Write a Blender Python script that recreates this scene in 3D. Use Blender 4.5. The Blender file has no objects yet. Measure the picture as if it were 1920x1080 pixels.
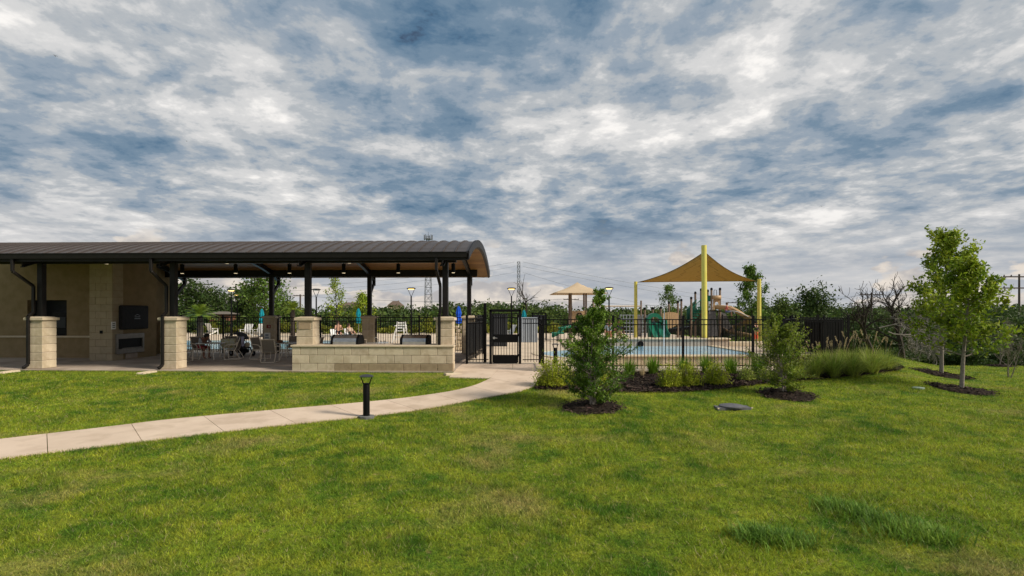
import bpy, math, random
import numpy as np
from mathutils import Vector, Matrix
R = math.radians
S = bpy.context.scene
COL = S.collection
rng = np.random.default_rng(7)
random.seed(7)

# ------------------------------------------------------------------ camera
EYE = 2.03; F = 1014.0; HY = 587.0
cam = bpy.data.cameras.new('camera'); camo = bpy.data.objects.new('camera', cam); COL.objects.link(camo)
camo.location = (0, 0, EYE); camo.rotation_euler = (R(90), 0, 0)
cam.sensor_width = 36; cam.lens = 36 * F / 1920; cam.shift_y = (HY - 540) / 1920
cam.clip_start = .05; cam.clip_end = 20000
S.camera = camo

# ------------------------------------------------------------------ light
SUN_EL, SUN_AZ = R(36), R(112)        # azimuth clockwise from +Y (view direction)
sd = Vector((math.sin(SUN_AZ)*math.cos(SUN_EL), math.cos(SUN_AZ)*math.cos(SUN_EL), math.sin(SUN_EL)))
sun = bpy.data.lights.new('sun', 'SUN'); sun.energy = 1.5; sun.angle = R(11); sun.color = (1, .9, .76)
suno = bpy.data.objects.new('sun', sun); COL.objects.link(suno)
suno.rotation_euler = sd.to_track_quat('Z', 'Y').to_euler(); suno.location = (20, -10, 30)
S.view_settings.view_transform = 'Standard'; S.view_settings.look = 'None'
S.view_settings.gamma = 1; S.view_settings.exposure = 1.6
S.view_settings.use_curve_mapping = False
S.cycles.use_denoising = True
S.cycles.max_bounces = 6; S.cycles.transparent_max_bounces = 6
SKYK = 1 / (.05 * 2**S.view_settings.exposure)             # display value -> world colour value

CUZ = 5.5; NAZ = 40.9
def build_world():
    w = bpy.data.worlds.new('World'); S.world = w; w.use_nodes = True
    nt = w.node_tree; N = nt.nodes; L = nt.links; N.clear()
    def nd(t, **k):
        n = N.new(t)
        for a, b in k.items(): setattr(n, a, b)
        return n
    def val(x, sock):
        if isinstance(x, (int, float)): sock.default_value = x
        else: L.new(x, sock)
    def m(op, a, b=0., c=None, clamp=False):
        n = nd('ShaderNodeMath', operation=op, use_clamp=clamp)
        val(a, n.inputs[0]); val(b, n.inputs[1])
        if c is not None: val(c, n.inputs[2])
        return n.outputs[0]
    def mapr(v, a, b, c, d):
        n = nd('ShaderNodeMapRange', interpolation_type='SMOOTHSTEP')
        L.new(v, n.inputs[0]); n.inputs[1].default_value = a; n.inputs[2].default_value = b
        n.inputs[3].default_value = c; n.inputs[4].default_value = d
        return n.outputs[0]
    def comb(x, y, z=0.):
        n = nd('ShaderNodeCombineXYZ'); val(x, n.inputs[0]); val(y, n.inputs[1]); val(z, n.inputs[2]); return n.outputs[0]
    def noise(v, sc, det, ro, dist=0.):
        n = nd('ShaderNodeTexNoise'); L.new(v, n.inputs['Vector']); n.inputs['Scale'].default_value = sc
        n.inputs['Detail'].default_value = det; n.inputs['Roughness'].default_value = ro; n.inputs['Distortion'].default_value = dist
        return n.outputs[0]
    def mix(f, a, b):
        n = nd('ShaderNodeMix', data_type='RGBA')
        L.new(f, n.inputs[0])
        for s, q in ((a, 6), (b, 7)):
            if isinstance(s, tuple): n.inputs[q].default_value = (*s, 1)
            else: L.new(s, n.inputs[q])
        return n.outputs[2]
    sky = nd('ShaderNodeTexSky', sky_type='NISHITA', sun_disc=False)
    sky.sun_elevation = SUN_EL; sky.sun_rotation = SUN_AZ; sky.altitude = 250; sky.dust_density = 1.0
    tc = nd('ShaderNodeTexCoord')
    sep = nd('ShaderNodeSeparateXYZ'); L.new(tc.outputs['Generated'], sep.inputs[0])
    x, y, z = sep.outputs
    zc = m('ADD', m('MAXIMUM', z, 0.), .15)
    u0 = m('DIVIDE', x, zc); v0 = m('DIVIDE', y, zc)
    # bands run away from the viewer, slightly to the left
    a = R(8); ca, sa = math.cos(a), math.sin(a)
    u = m('ADD', m('MULTIPLY', u0, ca), m('MULTIPLY', v0, sa))
    v = m('SUBTRACT', m('MULTIPLY', v0, ca), m('MULTIPLY', u0, sa))
    warp = noise(comb(u, v, 3.1), .8, 3, .5)
    uw = m('ADD', u, m('MULTIPLY', warp, .6)); vw = m('ADD', v, m('MULTIPLY', warp, .4))
    nA = noise(comb(m('MULTIPLY', uw, 1.0), m('MULTIPLY', vw, .75), NAZ), 1.0, 8, .56, .1)
    nB = noise(comb(m('MULTIPLY', uw, 1.2), m('MULTIPLY', vw, 1.15), 9.7), 3.0, 8, .60, .12)
    nC = noise(comb(u, m('MULTIPLY', v, 1.0), 1.2), 9.0, 7, .62, .1)
    d = m('ADD', m('ADD', m('MULTIPLY', nA, .52), m('MULTIPLY', nB, .38)), m('MULTIPLY', nC, .18))
    ramp = nd('ShaderNodeValToRGB'); L.new(d, ramp.inputs[0])
    cr = ramp.color_ramp; cr.interpolation = 'EASE'
    pts = [(.40, (.09, .175, .28)), (.46, (.18, .265, .36)), (.51, (.305, .37, .445)), (.55, (.46, .49, .52)), (.595, (.67, .67, .67)), (.665, (.98, .95, .915))]
    cr.elements[0].position, cr.elements[0].color = pts[0][0], (*pts[0][1], 1)
    cr.elements[1].position, cr.elements[1].color = pts[-1][0], (*pts[-1][1], 1)
    for p, c in pts[1:-1]:
        e = cr.elements.new(p); e.color = (*c, 1)
    def scale(c, k):
        n = nd('ShaderNodeVectorMath', operation='SCALE'); L.new(c, n.inputs[0]); n.inputs[3].default_value = k; return n.outputs[0]
    cloud = scale(ramp.outputs[0], SKYK)
    hole = m('MULTIPLY', mapr(d, .375, .41, 1., 0.), mapr(z, .06, .2, 0., 1.))
    c1 = mix(hole, cloud, scale(sky.outputs[0], .34))
    # paler veil of far cloud sheets towards the horizon
    veil = noise(comb(m('MULTIPLY', u, .5), m('MULTIPLY', z, 20.)), 1.4, 6, .55, .4)
    vr = nd('ShaderNodeValToRGB'); L.new(veil, vr.inputs[0])
    vr.color_ramp.elements[0].position = .36; vr.color_ramp.elements[0].color = (.42, .445, .49, 1)
    vr.color_ramp.elements[1].position = .68; vr.color_ramp.elements[1].color = (.69, .675, .665, 1)
    c2 = mix(mapr(z, .02, .20, .9, 0.), c1, scale(vr.outputs[0], SKYK))
    # heaped clouds low on the horizon, sun-warmed
    az = m('ARCTAN2', x, y)
    el = m('MAXIMUM', z, 0.)
    cu = noise(comb(m('MULTIPLY', az, 1.0), m('MULTIPLY', el, 2.2), CUZ), 4.6, 7, .52)
    cuw = m('SUBTRACT', cu, m('MULTIPLY', el, .85))
    cmask = m('MULTIPLY', mapr(cuw, .485, .51, 0., 1.), mapr(el, .10, .145, 1., 0.))
    cub = noise(comb(m('MULTIPLY', az, 1.0), m('MULTIPLY', el, 1.8), 8.2), 16., 5, .55)
    ccol = mix(mapr(cub, .38, .62, 0., 1.), (.46, .435, .43), (.86, .76, .65))
    c3 = mix(m('MULTIPLY', cmask, .8), c2, scale(ccol, SKYK))
    bg = nd('ShaderNodeBackground'); L.new(c3, bg.inputs[0]); bg.inputs[1].default_value = .05
    out = nd('ShaderNodeOutputWorld'); L.new(bg.outputs[0], out.inputs[0])
build_world()

# ------------------------------------------------------------------ materials
MATS = {}
def mat(name, c1, c2=None, scale=4., rough=.7, metal=0., bump=0., bscale=30., isl=0., obr=0., trans=0., spec=.4, emit=None, c3=None, s3=1., stretch=(1, 1, 1), wave=None):
    if name in MATS: return MATS[name]
    M = bpy.data.materials.new(name); M.use_nodes = True; MATS[name] = M
    nt = M.node_tree; N = nt.nodes; L = nt.links
    p = N['Principled BSDF']; out = N['Material Output']
    p.inputs['Roughness'].default_value = rough; p.inputs['Metallic'].default_value = metal
    p.inputs['Specular IOR Level'].default_value = spec
    geo = N.new('ShaderNodeNewGeometry'); tc = N.new('ShaderNodeTexCoord')
    mp = N.new('ShaderNodeMapping'); L.new(tc.outputs['Object'], mp.inputs[0]); mp.inputs['Scale'].default_value = stretch
    def noise(sc, det=4., ro=.6):
        n = N.new('ShaderNodeTexNoise'); L.new(mp.outputs[0], n.inputs['Vector']); n.inputs['Scale'].default_value = sc
        n.inputs['Detail'].default_value = det; n.inputs['Roughness'].default_value = ro
        return n.outputs[0]
    def mixc(f, a, b):
        n = N.new('ShaderNodeMix'); n.data_type = 'RGBA'; L.new(f, n.inputs[0])
        for s, q in ((a, 6), (b, 7)):
            if isinstance(s, tuple): n.inputs[q].default_value = (*s, 1)
            else: L.new(s, n.inputs[q])
        return n.outputs[2]
    def mr(v, a, b, c, d):
        n = N.new('ShaderNodeMapRange'); L.new(v, n.inputs[0])
        for i, q in enumerate((a, b, c, d)): n.inputs[i+1].default_value = q
        return n.outputs[0]
    col = None
    if c2 is not None:
        col = mixc(mr(noise(scale), .35, .65, 0, 1), c1, c2)
        if c3 is not None: col = mixc(mr(noise(s3, 3.), .5, .64, 0, 1), col, c3)
    if isl or obr:
        h = N.new('ShaderNodeHueSaturation')
        if col is None: h.inputs['Color'].default_value = (*c1, 1)
        else: L.new(col, h.inputs['Color'])
        if isl: src = geo.outputs['Random Per Island']; k = isl
        else:
            oi = N.new('ShaderNodeObjectInfo'); src = oi.outputs['Random']; k = obr
        L.new(mr(src, 0, 1, 1-k, 1+k), h.inputs['Value'])
        m2 = N.new('ShaderNodeMath'); m2.operation = 'FRACT'
        m3 = N.new('ShaderNodeMath'); m3.operation = 'MULTIPLY'; m3.inputs[1].default_value = 7.31
        L.new(src, m3.inputs[0]); L.new(m3.outputs[0], m2.inputs[0])
        L.new(mr(m2.outputs[0], 0, 1, .5-.05*k, .5+.03*k), h.inputs['Hue'])
        col = h.outputs[0]
    if col is None: p.inputs['Base Color'].default_value = (*c1, 1)
    else: L.new(col, p.inputs['Base Color'])
    if bump:
        b = N.new('ShaderNodeBump'); b.inputs['Strength'].default_value = bump; b.inputs['Distance'].default_value = .02
        L.new(noise(bscale, 5.), b.inputs['Height']); L.new(b.outputs[0], p.inputs['Normal'])
    if emit:
        p.inputs['Emission Color'].default_value = (*emit[0], 1); p.inputs['Emission Strength'].default_value = emit[1]
    if trans:
        t = N.new('ShaderNodeBsdfTranslucent')
        if col is None: t.inputs[0].default_value = (*c1, 1)
        else: L.new(col, t.inputs[0])
        ms = N.new('ShaderNodeMixShader'); ms.inputs[0].default_value = trans
        L.new(p.outputs[0], ms.inputs[1]); L.new(t.outputs[0], ms.inputs[2]); L.new(ms.outputs[0], out.inputs[0])
    return M

def lawn_material(name, blades):
    """turf colour by patches in world position; the soil sheet and the blades share the patches"""
    M = bpy.data.materials.new(name); M.use_nodes = True
    nt = M.node_tree; N = nt.nodes; L = nt.links; p = N['Principled BSDF']; out = N['Material Output']
    geo = N.new('ShaderNodeNewGeometry')
    def noise(sc, det, off):
        mp = N.new('ShaderNodeMapping'); L.new(geo.outputs['Position'], mp.inputs[0]); mp.inputs['Location'].default_value = (off, off*2, 0); mp.inputs['Scale'].default_value = (1, 1, 0)
        n = N.new('ShaderNodeTexNoise'); L.new(mp.outputs[0], n.inputs['Vector']); n.inputs['Scale'].default_value = sc; n.inputs['Detail'].default_value = det
        n.inputs['Roughness'].default_value = .62; return n.outputs[0]
    def mr(v, a, b, c=0., d=1.):
        n = N.new('ShaderNodeMapRange'); L.new(v, n.inputs[0])
        for i, q in enumerate((a, b, c, d)): n.inputs[i+1].default_value = q
        return n.outputs[0]
    def mixc(f, a, b):
        n = N.new('ShaderNodeMix'); n.data_type = 'RGBA'; L.new(f, n.inputs[0])
        for s, q in ((a, 6), (b, 7)):
            if isinstance(s, tuple): n.inputs[q].default_value = (*s, 1)
            else: L.new(s, n.inputs[q])
        return n.outputs[2]
    c = mixc(mr(noise(.55, 5, 0), .40, .60), (.072, .182, .012), (.245, .345, .024))
    c = mixc(mr(noise(1.7, 5, 13), .42, .66), c, (.345, .395, .034))
    c = mixc(mr(noise(.38, 6, 31), .55, .68, 0, .8), c, (.43, .37, .12))
    c = mixc(mr(noise(5.5, 4, 47), .60, .74, 0, .8), c, (.52, .40, .17))
    c = mixc(mr(noise(3.2, 5, 71), .50, .36, 0, .45), c, (.060, .145, .014))
    c = mixc(mr(noise(13., 3, 77), .50, .30, 0, .75), c, (.022, .060, .007))
    if blades:
        h = N.new('ShaderNodeHueSaturation'); L.new(c, h.inputs['Color'])
        r = geo.outputs['Random Per Island']
        L.new(mr(r, 0, 1, .45, 1.7), h.inputs['Value'])
        m3 = N.new('ShaderNodeMath'); m3.operation = 'MULTIPLY'; m3.inputs[1].default_value = 9.7; L.new(r, m3.inputs[0])
        m2 = N.new('ShaderNodeMath'); m2.operation = 'FRACT'; L.new(m3.outputs[0], m2.inputs[0])
        L.new(mr(m2.outputs[0], 0, 1, .465, .515), h.inputs['Hue'])
        c = mixc(mr(m2.outputs[0], .93, .97), h.outputs[0], (.46, .38, .19))
        t = N.new('ShaderNodeBsdfTranslucent'); L.new(c, t.inputs[0])
        ms = N.new('ShaderNodeMixShader'); ms.inputs[0].default_value = .4
        L.new(p.outputs[0], ms.inputs[1]); L.new(t.outputs[0], ms.inputs[2]); L.new(ms.outputs[0], out.inputs[0])
        p.inputs['Roughness'].default_value = .6; p.inputs['Specular IOR Level'].default_value = .25
    else:
        c = mixc(mr(noise(38., 3, 5), .3, .7, 0, .7), c, (.028, .040, .008))
        p.inputs['Roughness'].default_value = .95; p.inputs['Specular IOR Level'].default_value = .1
        b = N.new('ShaderNodeBump'); b.inputs['Strength'].default_value = .8; b.inputs['Distance'].default_value = .05
        L.new(noise(26., 4, 3), b.inputs['Height']); L.new(b.outputs[0], p.inputs['Normal'])
    L.new(c, p.inputs['Base Color'])
    return M

BLACK = mat('black_metal', (.0022, .0022, .0026), (.004, .004, .0045), rough=.5, spec=.15)
BRONZE = mat('bronze_steel', (.0065, .005, .0045), (.011, .009, .008), scale=6, rough=.5, spec=.25)
ROOFM = mat('roof_metal', (.064, .053, .049), (.082, .069, .064), scale=2, rough=.5, metal=.15, obr=.06, spec=.3)
STONE = mat('limestone_block', (.50, .42, .30), (.57, .485, .355), scale=6, rough=.9, bump=.35, bscale=40, obr=.10, spec=.15, c3=(.44, .36, .25), s3=2.5)
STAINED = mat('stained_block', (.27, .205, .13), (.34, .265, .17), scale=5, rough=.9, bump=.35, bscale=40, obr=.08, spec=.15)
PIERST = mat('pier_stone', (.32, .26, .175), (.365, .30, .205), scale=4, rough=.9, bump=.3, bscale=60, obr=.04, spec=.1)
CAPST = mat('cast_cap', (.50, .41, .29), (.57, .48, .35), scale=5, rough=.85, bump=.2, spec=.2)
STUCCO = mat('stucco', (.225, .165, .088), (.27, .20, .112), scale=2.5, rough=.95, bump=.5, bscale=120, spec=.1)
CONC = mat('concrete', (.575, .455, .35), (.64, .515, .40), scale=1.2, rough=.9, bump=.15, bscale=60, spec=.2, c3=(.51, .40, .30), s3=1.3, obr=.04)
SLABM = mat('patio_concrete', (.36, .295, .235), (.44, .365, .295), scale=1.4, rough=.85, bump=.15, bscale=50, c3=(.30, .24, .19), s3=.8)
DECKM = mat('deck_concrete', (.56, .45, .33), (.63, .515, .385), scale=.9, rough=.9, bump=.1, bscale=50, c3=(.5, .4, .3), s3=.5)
WOOD = mat('ceiling_wood', (.235, .115, .035), (.33, .175, .06), scale=3, rough=.55, stretch=(.4, 6, 6), obr=.22)
MULCH = mat('mulch', (.012, .009, .007), (.035, .026, .02), scale=40, rough=.95, bump=1., bscale=60, spec=.1)
CHIP = mat('mulch_chip', (.044, .031, .023), rough=.9, isl=.8, spec=.15)
YEL = mat('yellow_paint', (.62, .54, .10), (.66, .58, .13), scale=3, rough=.45)
SAIL = mat('shade_cloth', (.47, .33, .115), (.52, .37, .135), scale=5, rough=.9, trans=.45, spec=.1)
TANCL = mat('tan_canopy', (.60, .47, .32), (.64, .51, .35), scale=3, rough=.9, trans=.2, spec=.1)
TANPL = mat('tan_plastic', (.40, .26, .135), (.45, .30, .16), scale=4, rough=.5)
GRNPL = mat('green_plastic', (.008, .13, .075), (.011, .16, .095), scale=4, rough=.4)
POSTBR = mat('brown_post', (.16, .11, .075), (.2, .14, .1), scale=4, rough=.55)
WATER = mat('pool_water', (.27, .56, .78), (.42, .68, .85), scale=1.3, rough=.08, bump=.5, bscale=5, spec=.5)
WHITE = mat('white_paint', (.74, .73, .70), rough=.5)
GREYP = mat('grey_panel', (.23, .26, .30), (.27, .30, .34), scale=4, rough=.5, obr=.12)
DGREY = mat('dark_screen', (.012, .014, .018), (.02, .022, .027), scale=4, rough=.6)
STEEL = mat('stainless', (.42, .41, .40), (.5, .49, .47), scale=9, rough=.32, metal=.9)
FRAME = mat('chair_frame', (.62, .53, .42), rough=.4, metal=.2)
SLING = mat('sling_fabric', (.16, .135, .105), (.2, .17, .135), scale=30, rough=.85)
GLASS = mat('table_glass', (.42, .42, .40), rough=.15, spec=.6)
TEAL = mat('teal_canvas', (.0, .20, .26), (.0, .26, .32), scale=6, rough=.85)
BLUE = mat('blue_canvas', (.005, .07, .5), (.01, .1, .62), scale=6, rough=.85)
DARKBK = mat('bark_dark', (.030, .023, .018), (.055, .043, .034), scale=12, rough=.95, bump=.6)
GREYBK = mat('bark_grey', (.17, .145, .12), (.27, .235, .2), scale=14, rough=.95, bump=.5)
DEADBK = mat('bark_dead', (.15, .135, .115), (.24, .215, .185), scale=10, rough=.95)
LAMPON = mat('lamp_glow', (.9, .7, .3), emit=((1, .68, .22), .75))
DOWNL = mat('downlight_glow', (.9, .8, .6), emit=((1, .8, .5), .36))
SKIN = mat('skin', (.50, .27, .18), rough=.6)
SKIND = mat('skin_tan', (.27, .13, .08), rough=.6)
def cloth(n, c): return mat('cloth_'+n, c, rough=.9)
def leafmat(n, c, c2, isl=.45, tr=.35): return mat('leaf_'+n, c, c2, scale=1.2, rough=.55, isl=isl, trans=tr, spec=.25)
LF_MAPLE = leafmat('maple', (.12, .21, .014), (.31, .39, .03))
LF_HOLLY = leafmat('holly', (.055, .130, .013), (.16, .265, .026))
LF_YELLOW = leafmat('yellow_holly', (.12, .20, .018), (.29, .34, .04))
LF_LIME = leafmat('lime', (.24, .32, .018), (.43, .47, .04))
LF_OAK = leafmat('oak', (0.032, 0.0672, 0.016), (0.0672, 0.1088, 0.0224))
LF_OAK2 = leafmat('oak_pale', (0.0608, 0.1088, 0.0192), (0.1056, 0.152, 0.032))
LF_WOOD = leafmat('woodland', (0.0342, 0.0684, 0.019), (0.0874, 0.1254, 0.0304))
LF_ELM = leafmat('elm', (0.064, 0.136, 0.0192), (0.12, 0.2, 0.0288))
LF_PALM = leafmat('palm', (0.1105, 0.1885, 0.0156), (0.208, 0.26, 0.0325), isl=.3)
LF_LILY = leafmat('lily', (.10, .22, .018), (.20, .33, .03), isl=.4)
LF_FOUNT = leafmat('fountain', (.17, .27, .035), (.46, .50, .11), isl=.5)
LF_PLUME = leafmat('plume', (.50, .40, .22), (.60, .49, .29), isl=.3)
LF_DRY = leafmat('dry_twig', (.20, .17, .13), (.28, .24, .19), isl=.3, tr=.1)
LF_WEED = leafmat('weed', (.085, .19, .020), (.20, .33, .040), isl=.4)

# ------------------------------------------------------------------ mesh helpers
class MB:
    def __init__(s): s.v = []; s.f = []
    def add(s, vs, fs):
        o = len(s.v); s.v += [tuple(p) for p in vs]; s.f += [tuple(i+o for i in f) for f in fs]; return s
    def box(s, c, d, ch=0., rz=0., M=None):
        hx, hy, hz = d[0]/2, d[1]/2, d[2]/2
        if ch <= 0:
            vs = [(x*hx, y*hy, z*hz) for x in (-1, 1) for y in (-1, 1) for z in (-1, 1)]
            fs = [(0, 1, 3, 2), (4, 6, 7, 5), (0, 4, 5, 1), (2, 3, 7, 6), (0, 2, 6, 4), (1, 5, 7, 3)]
        else:
            vs = []; ix = {}
            for x in (-1, 1):
                for y in (-1, 1):
                    for z in (-1, 1):
                        for a in range(3):
                            q = [x*(hx-ch), y*(hy-ch), z*(hz-ch)]
                            q[a] = (x*hx, y*hy, z*hz)[a]
                            ix[(x, y, z, a)] = len(vs); vs.append(tuple(q))
            fs = []
            for a in range(3):
                b, c2 = [i for i in range(3) if i != a]
                for s_ in (-1, 1):
                    loop = []
                    for (p, q) in ((-1, -1), (1, -1), (1, 1), (-1, 1)):
                        k = [0, 0, 0]; k[a] = s_; k[b] = p; k[c2] = q; loop.append(ix[(*k, a)])
                    fs.append(tuple(loop))
            for a in range(3):
                b, c2 = [i for i in range(3) if i != a]
                for p in (-1, 1):
                    for q in (-1, 1):
                        k0 = [0]*3; k0[a] = -1; k0[b] = p; k0[c2] = q
                        k1 = list(k0); k1[a] = 1
                        fs.append((ix[(*k0, b)], ix[(*k1, b)], ix[(*k1, c2)], ix[(*k0, c2)]))
            for x in (-1, 1):
                for y in (-1, 1):
                    for z in (-1, 1): fs.append(tuple(ix[(x, y, z, a)] for a in range(3)))
        cz, sz = math.cos(rz), math.sin(rz)
        if M is None: vs = [(c[0]+x*cz-y*sz, c[1]+x*sz+y*cz, c[2]+z) for x, y, z in vs]
        else: vs = [tuple(M @ Vector(p) + Vector(c)) for p in vs]
        return s.add(vs, fs)
    def bar(s, a, b, w, h=None, ch=0.):
        a, b = Vector(a), Vector(b); d = b-a; h = h or w
        z = d.normalized(); up = Vector((0, 0, 1)) if abs(z.z) < .95 else Vector((0, 1, 0))
        x = z.cross(up).normalized(); y = x.cross(z)
        M = Matrix((x, y, z)).transposed()
        return s.box((a+b)/2, (w, h, d.length), ch, M=M)
    def tube(s, pts, rad, n=6, cap=True):
        pts = [Vector(p) for p in pts]
        if not hasattr(rad, '__len__'): rad = [rad]*len(pts)
        vs = []; ref = None
        for i, p in enumerate(pts):
            d = (pts[min(i+1, len(pts)-1)] - pts[max(i-1, 0)])
            if d.length < 1e-9: d = Vector((0, 0, 1))
            d.normalize()
            if ref is None: ref = Vector((1, 0, 0)) if abs(d.x) < .8 else Vector((0, 1, 0))
            x = d.cross(ref).normalized(); y = d.cross(x); ref = (-y if False else ref)
            for k in range(n):
                a = 2*math.pi*k/n; vs.append(p + (x*math.cos(a)+y*math.sin(a))*rad[i])
        fs = [(i*n+k, i*n+(k+1) % n, (i+1)*n+(k+1) % n, (i+1)*n+k) for i in range(len(pts)-1) for k in range(n)]
        if cap: fs += [tuple(range(n-1, -1, -1)), tuple((len(pts)-1)*n+k for k in range(n))]
        return s.add(vs, fs)
    def lathe(s, prof, n=20, c=(0, 0, 0)):
        vs = [(c[0]+r*math.cos(2*math.pi*k/n), c[1]+r*math.sin(2*math.pi*k/n), c[2]+z) for r, z in prof for k in range(n)]
        fs = [(i*n+k, i*n+(k+1) % n, (i+1)*n+(k+1) % n, (i+1)*n+k) for i in range(len(prof)-1) for k in range(n)]
        fs += [tuple(range(n-1, -1, -1)), tuple((len(prof)-1)*n+k for k in range(n))]
        return s.add(vs, fs)
    def prism(s, poly, z0, z1):
        n = len(poly); vs = [(x, y, z0) for x, y in poly] + [(x, y, z1) for x, y in poly]
        return s.add(vs, [tuple(range(n-1, -1, -1)), tuple(range(n, 2*n))] + [(i, (i+1) % n, n+(i+1) % n, n+i) for i in range(n)])
    def mesh(s, name, m, smooth=False):
        me = bpy.data.meshes.new(name); me.from_pydata(s.v, [], s.f)
        if m: me.materials.append(m)
        if smooth:
            me.polygons.foreach_set('use_smooth', [True]*len(me.polygons))
            try: me.set_sharp_from_angle(angle=R(40))
            except Exception: pass
        me.update(); return me
    def build(s, name, m, parent=None, smooth=False, loc=None): return obj(name, s.mesh(name, m, smooth), parent, loc)

def obj(name, me, parent=None, loc=None, rz=0.):
    o = bpy.data.objects.new(name, me); COL.objects.link(o)
    if parent: o.parent = parent
    if loc is not None: o.location = loc
    if rz: o.rotation_euler = (0, 0, rz)
    return o
def tag(o, label, cat, group=None):
    o['label'] = label; o['category'] = cat
    if group: o['group'] = group
    return o
def thing(name, label, cat, loc=(0, 0, 0), rz=0., group=None):
    return tag(obj(name, None, None, loc, rz), label, cat, group)
def struct(o): o['kind'] = 'structure'; return o
def stuff(o): o['kind'] = 'stuff'; return o
def npmesh(name, V, Fc, m, smooth=False):
    """V (n,3), Fc (m,k) numpy"""
    me = bpy.data.meshes.new(name); k = Fc.shape[1]
    me.vertices.add(len(V)); me.vertices.foreach_set('co', np.ascontiguousarray(V, np.float32).ravel())
    me.loops.add(Fc.size); me.loops.foreach_set('vertex_index', np.ascontiguousarray(Fc, np.int32).ravel())
    me.polygons.add(len(Fc)); me.polygons.foreach_set('loop_start', np.arange(0, Fc.size, k, dtype=np.int32))
    try: me.polygons.foreach_set('loop_total', np.full(len(Fc), k, np.int32))
    except Exception: pass
    if smooth: me.polygons.foreach_set('use_smooth', np.ones(len(Fc), bool))
    me.materials.append(m); me.update(); me.validate(); return me
def copy_tree(o, parent=None):
    c = o.copy(); COL.objects.link(c); c.parent = parent
    for ch in list(o.children): copy_tree(ch, c)
    return c

# ------------------------------------------------------------------ terrain
def sstep(t): t = np.clip(t, 0, 1); return t*t*(3-2*t)
LY = [-40, 0, 5, 9.5, 12.5, 16, 18.6, 20, 52, 62, 110, 200, 500, 3000]
LZ = [-.75, -.64, -.60, -.52, -.44, -.24, -.07, -.05, -.05, -.6, -2.2, -2.0, -1, -1]
RY = [-40, 0, 5, 9.5, 12.5, 16, 20, 25, 30, 38, 60, 200, 500, 3000]
RZ = [-.9, -.72, -.66, -.56, -.47, -.37, -.34, -.42, -1.3, -2.2, -2.6, -2.0, -1, -1]
def ground(X, Y):
    X = np.asarray(X, float); Y = np.asarray(Y, float)
    a = np.interp(Y, LY, LZ); b = np.interp(Y, RY, RZ)
    mound = .14*np.exp(-(((X-15.5)/3.2)**2+((Y-23.5)/3.)**2))
    bx = np.where(Y < 26, 12.3+(Y-16)*.66, 18.9)
    t = sstep((X-bx+1.2)/3.0)
    far = sstep((Y-55)/30)
    return (a*(1-t)+b*t)*(1-far)+(np.minimum(a, b))*far + mound + .012*np.sin(X*.9+Y*.5)*np.where(Y < 18, 1, 0) + .01*np.sin(X*.37-Y*.8)*np.where(Y < 18, 1, 0)
def g(x, y): return float(ground(x, y))
def gp(px, py):
    """where the sight line of the photograph's pixel meets the lawn"""
    Y = np.linspace(3, 60, 5701); Zr = EYE-(py-HY)/F*Y; X = (px-960)/F*Y
    i = np.argmax(Zr <= ground(X, Y)); return float(X[i]), float(Y[i])
def W(px, py, Y): return ((px-960)/F*Y, Y, EYE-(py-HY)/F*Y)
def WX(px, Y): return (px-960)/F*Y

xs = np.unique(np.concatenate([np.linspace(-26, 30, 141), np.linspace(-80, -26, 28), np.linspace(30, 90, 31), [-3000, -1500, -700, -300, -150, 150, 300, 700, 1500, 3000]]))
ys = np.unique(np.concatenate([np.linspace(-8, 45, 133), np.linspace(45, 120, 31), [-40, -20, 160, 200, 300, 500, 1000, 3000]]))
GX, GY = np.meshgrid(xs, ys); GZ = ground(GX, GY)
V = np.stack([GX, GY, GZ], -1).reshape(-1, 3); nx = len(xs)
i = (np.arange(len(ys)-1)[:, None]*nx+np.arange(nx-1)[None, :]).ravel()
struct(obj('ground', npmesh('ground', V, np.stack([i, i+1, i+nx+1, i+nx], 1), lawn_material('lawn_soil', False), True)))

# ------------------------------------------------------------------ path
def edge(pts): return np.array([gp(*p) for p in pts])
def resample(P, n):
    d = np.r_[0, np.cumsum(np.linalg.norm(np.diff(P, axis=0), axis=1))]; t = np.linspace(0, d[-1], n)
    Q = np.stack([np.interp(t, d, P[:, 0]), np.interp(t, d, P[:, 1])], 1)
    for _ in range(6): Q[1:-1] = (Q[:-2]+2*Q[1:-1]+Q[2:])/4
    return Q
far_e = edge([(0, 826), (150, 809), (310, 789), (490, 773), (640, 760), (760, 748), (850, 735), (895, 723), (919, 711)])
near_e = edge([(0, 863), (120, 847), (355, 819), (560, 796), (687, 783), (800, 768), (900, 749), (970, 737), (1000, 727)])
d0 = far_e[0]-far_e[2]; d0 /= np.linalg.norm(d0)
far_e = np.vstack([far_e[0]+d0*5, far_e]); near_e = np.vstack([near_e[0]+d0*5, near_e])
NP = 97
FE = resample(far_e, NP); NE = resample(near_e, NP)
path_poly = np.vstack([FE, NE[::-1]])
land_poly = np.array([gp(842, 709), (-2.05, 19.75), (-2.05, 21.62), (1.28, 21.62), (1.2, 19.0), gp(1008, 712), gp(1001, 727), gp(919, 711)])
struct_path = struct(obj('path', None))
def slab(poly_top, name, parent, m=CONC, th=.14, up=.03):
    mb = MB(); n = len(poly_top)
    top = [(x, y, g(x, y)+up) for x, y in poly_top]; bot = [(x, y, z-th) for x, y, z in top]
    return mb, top, bot
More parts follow.
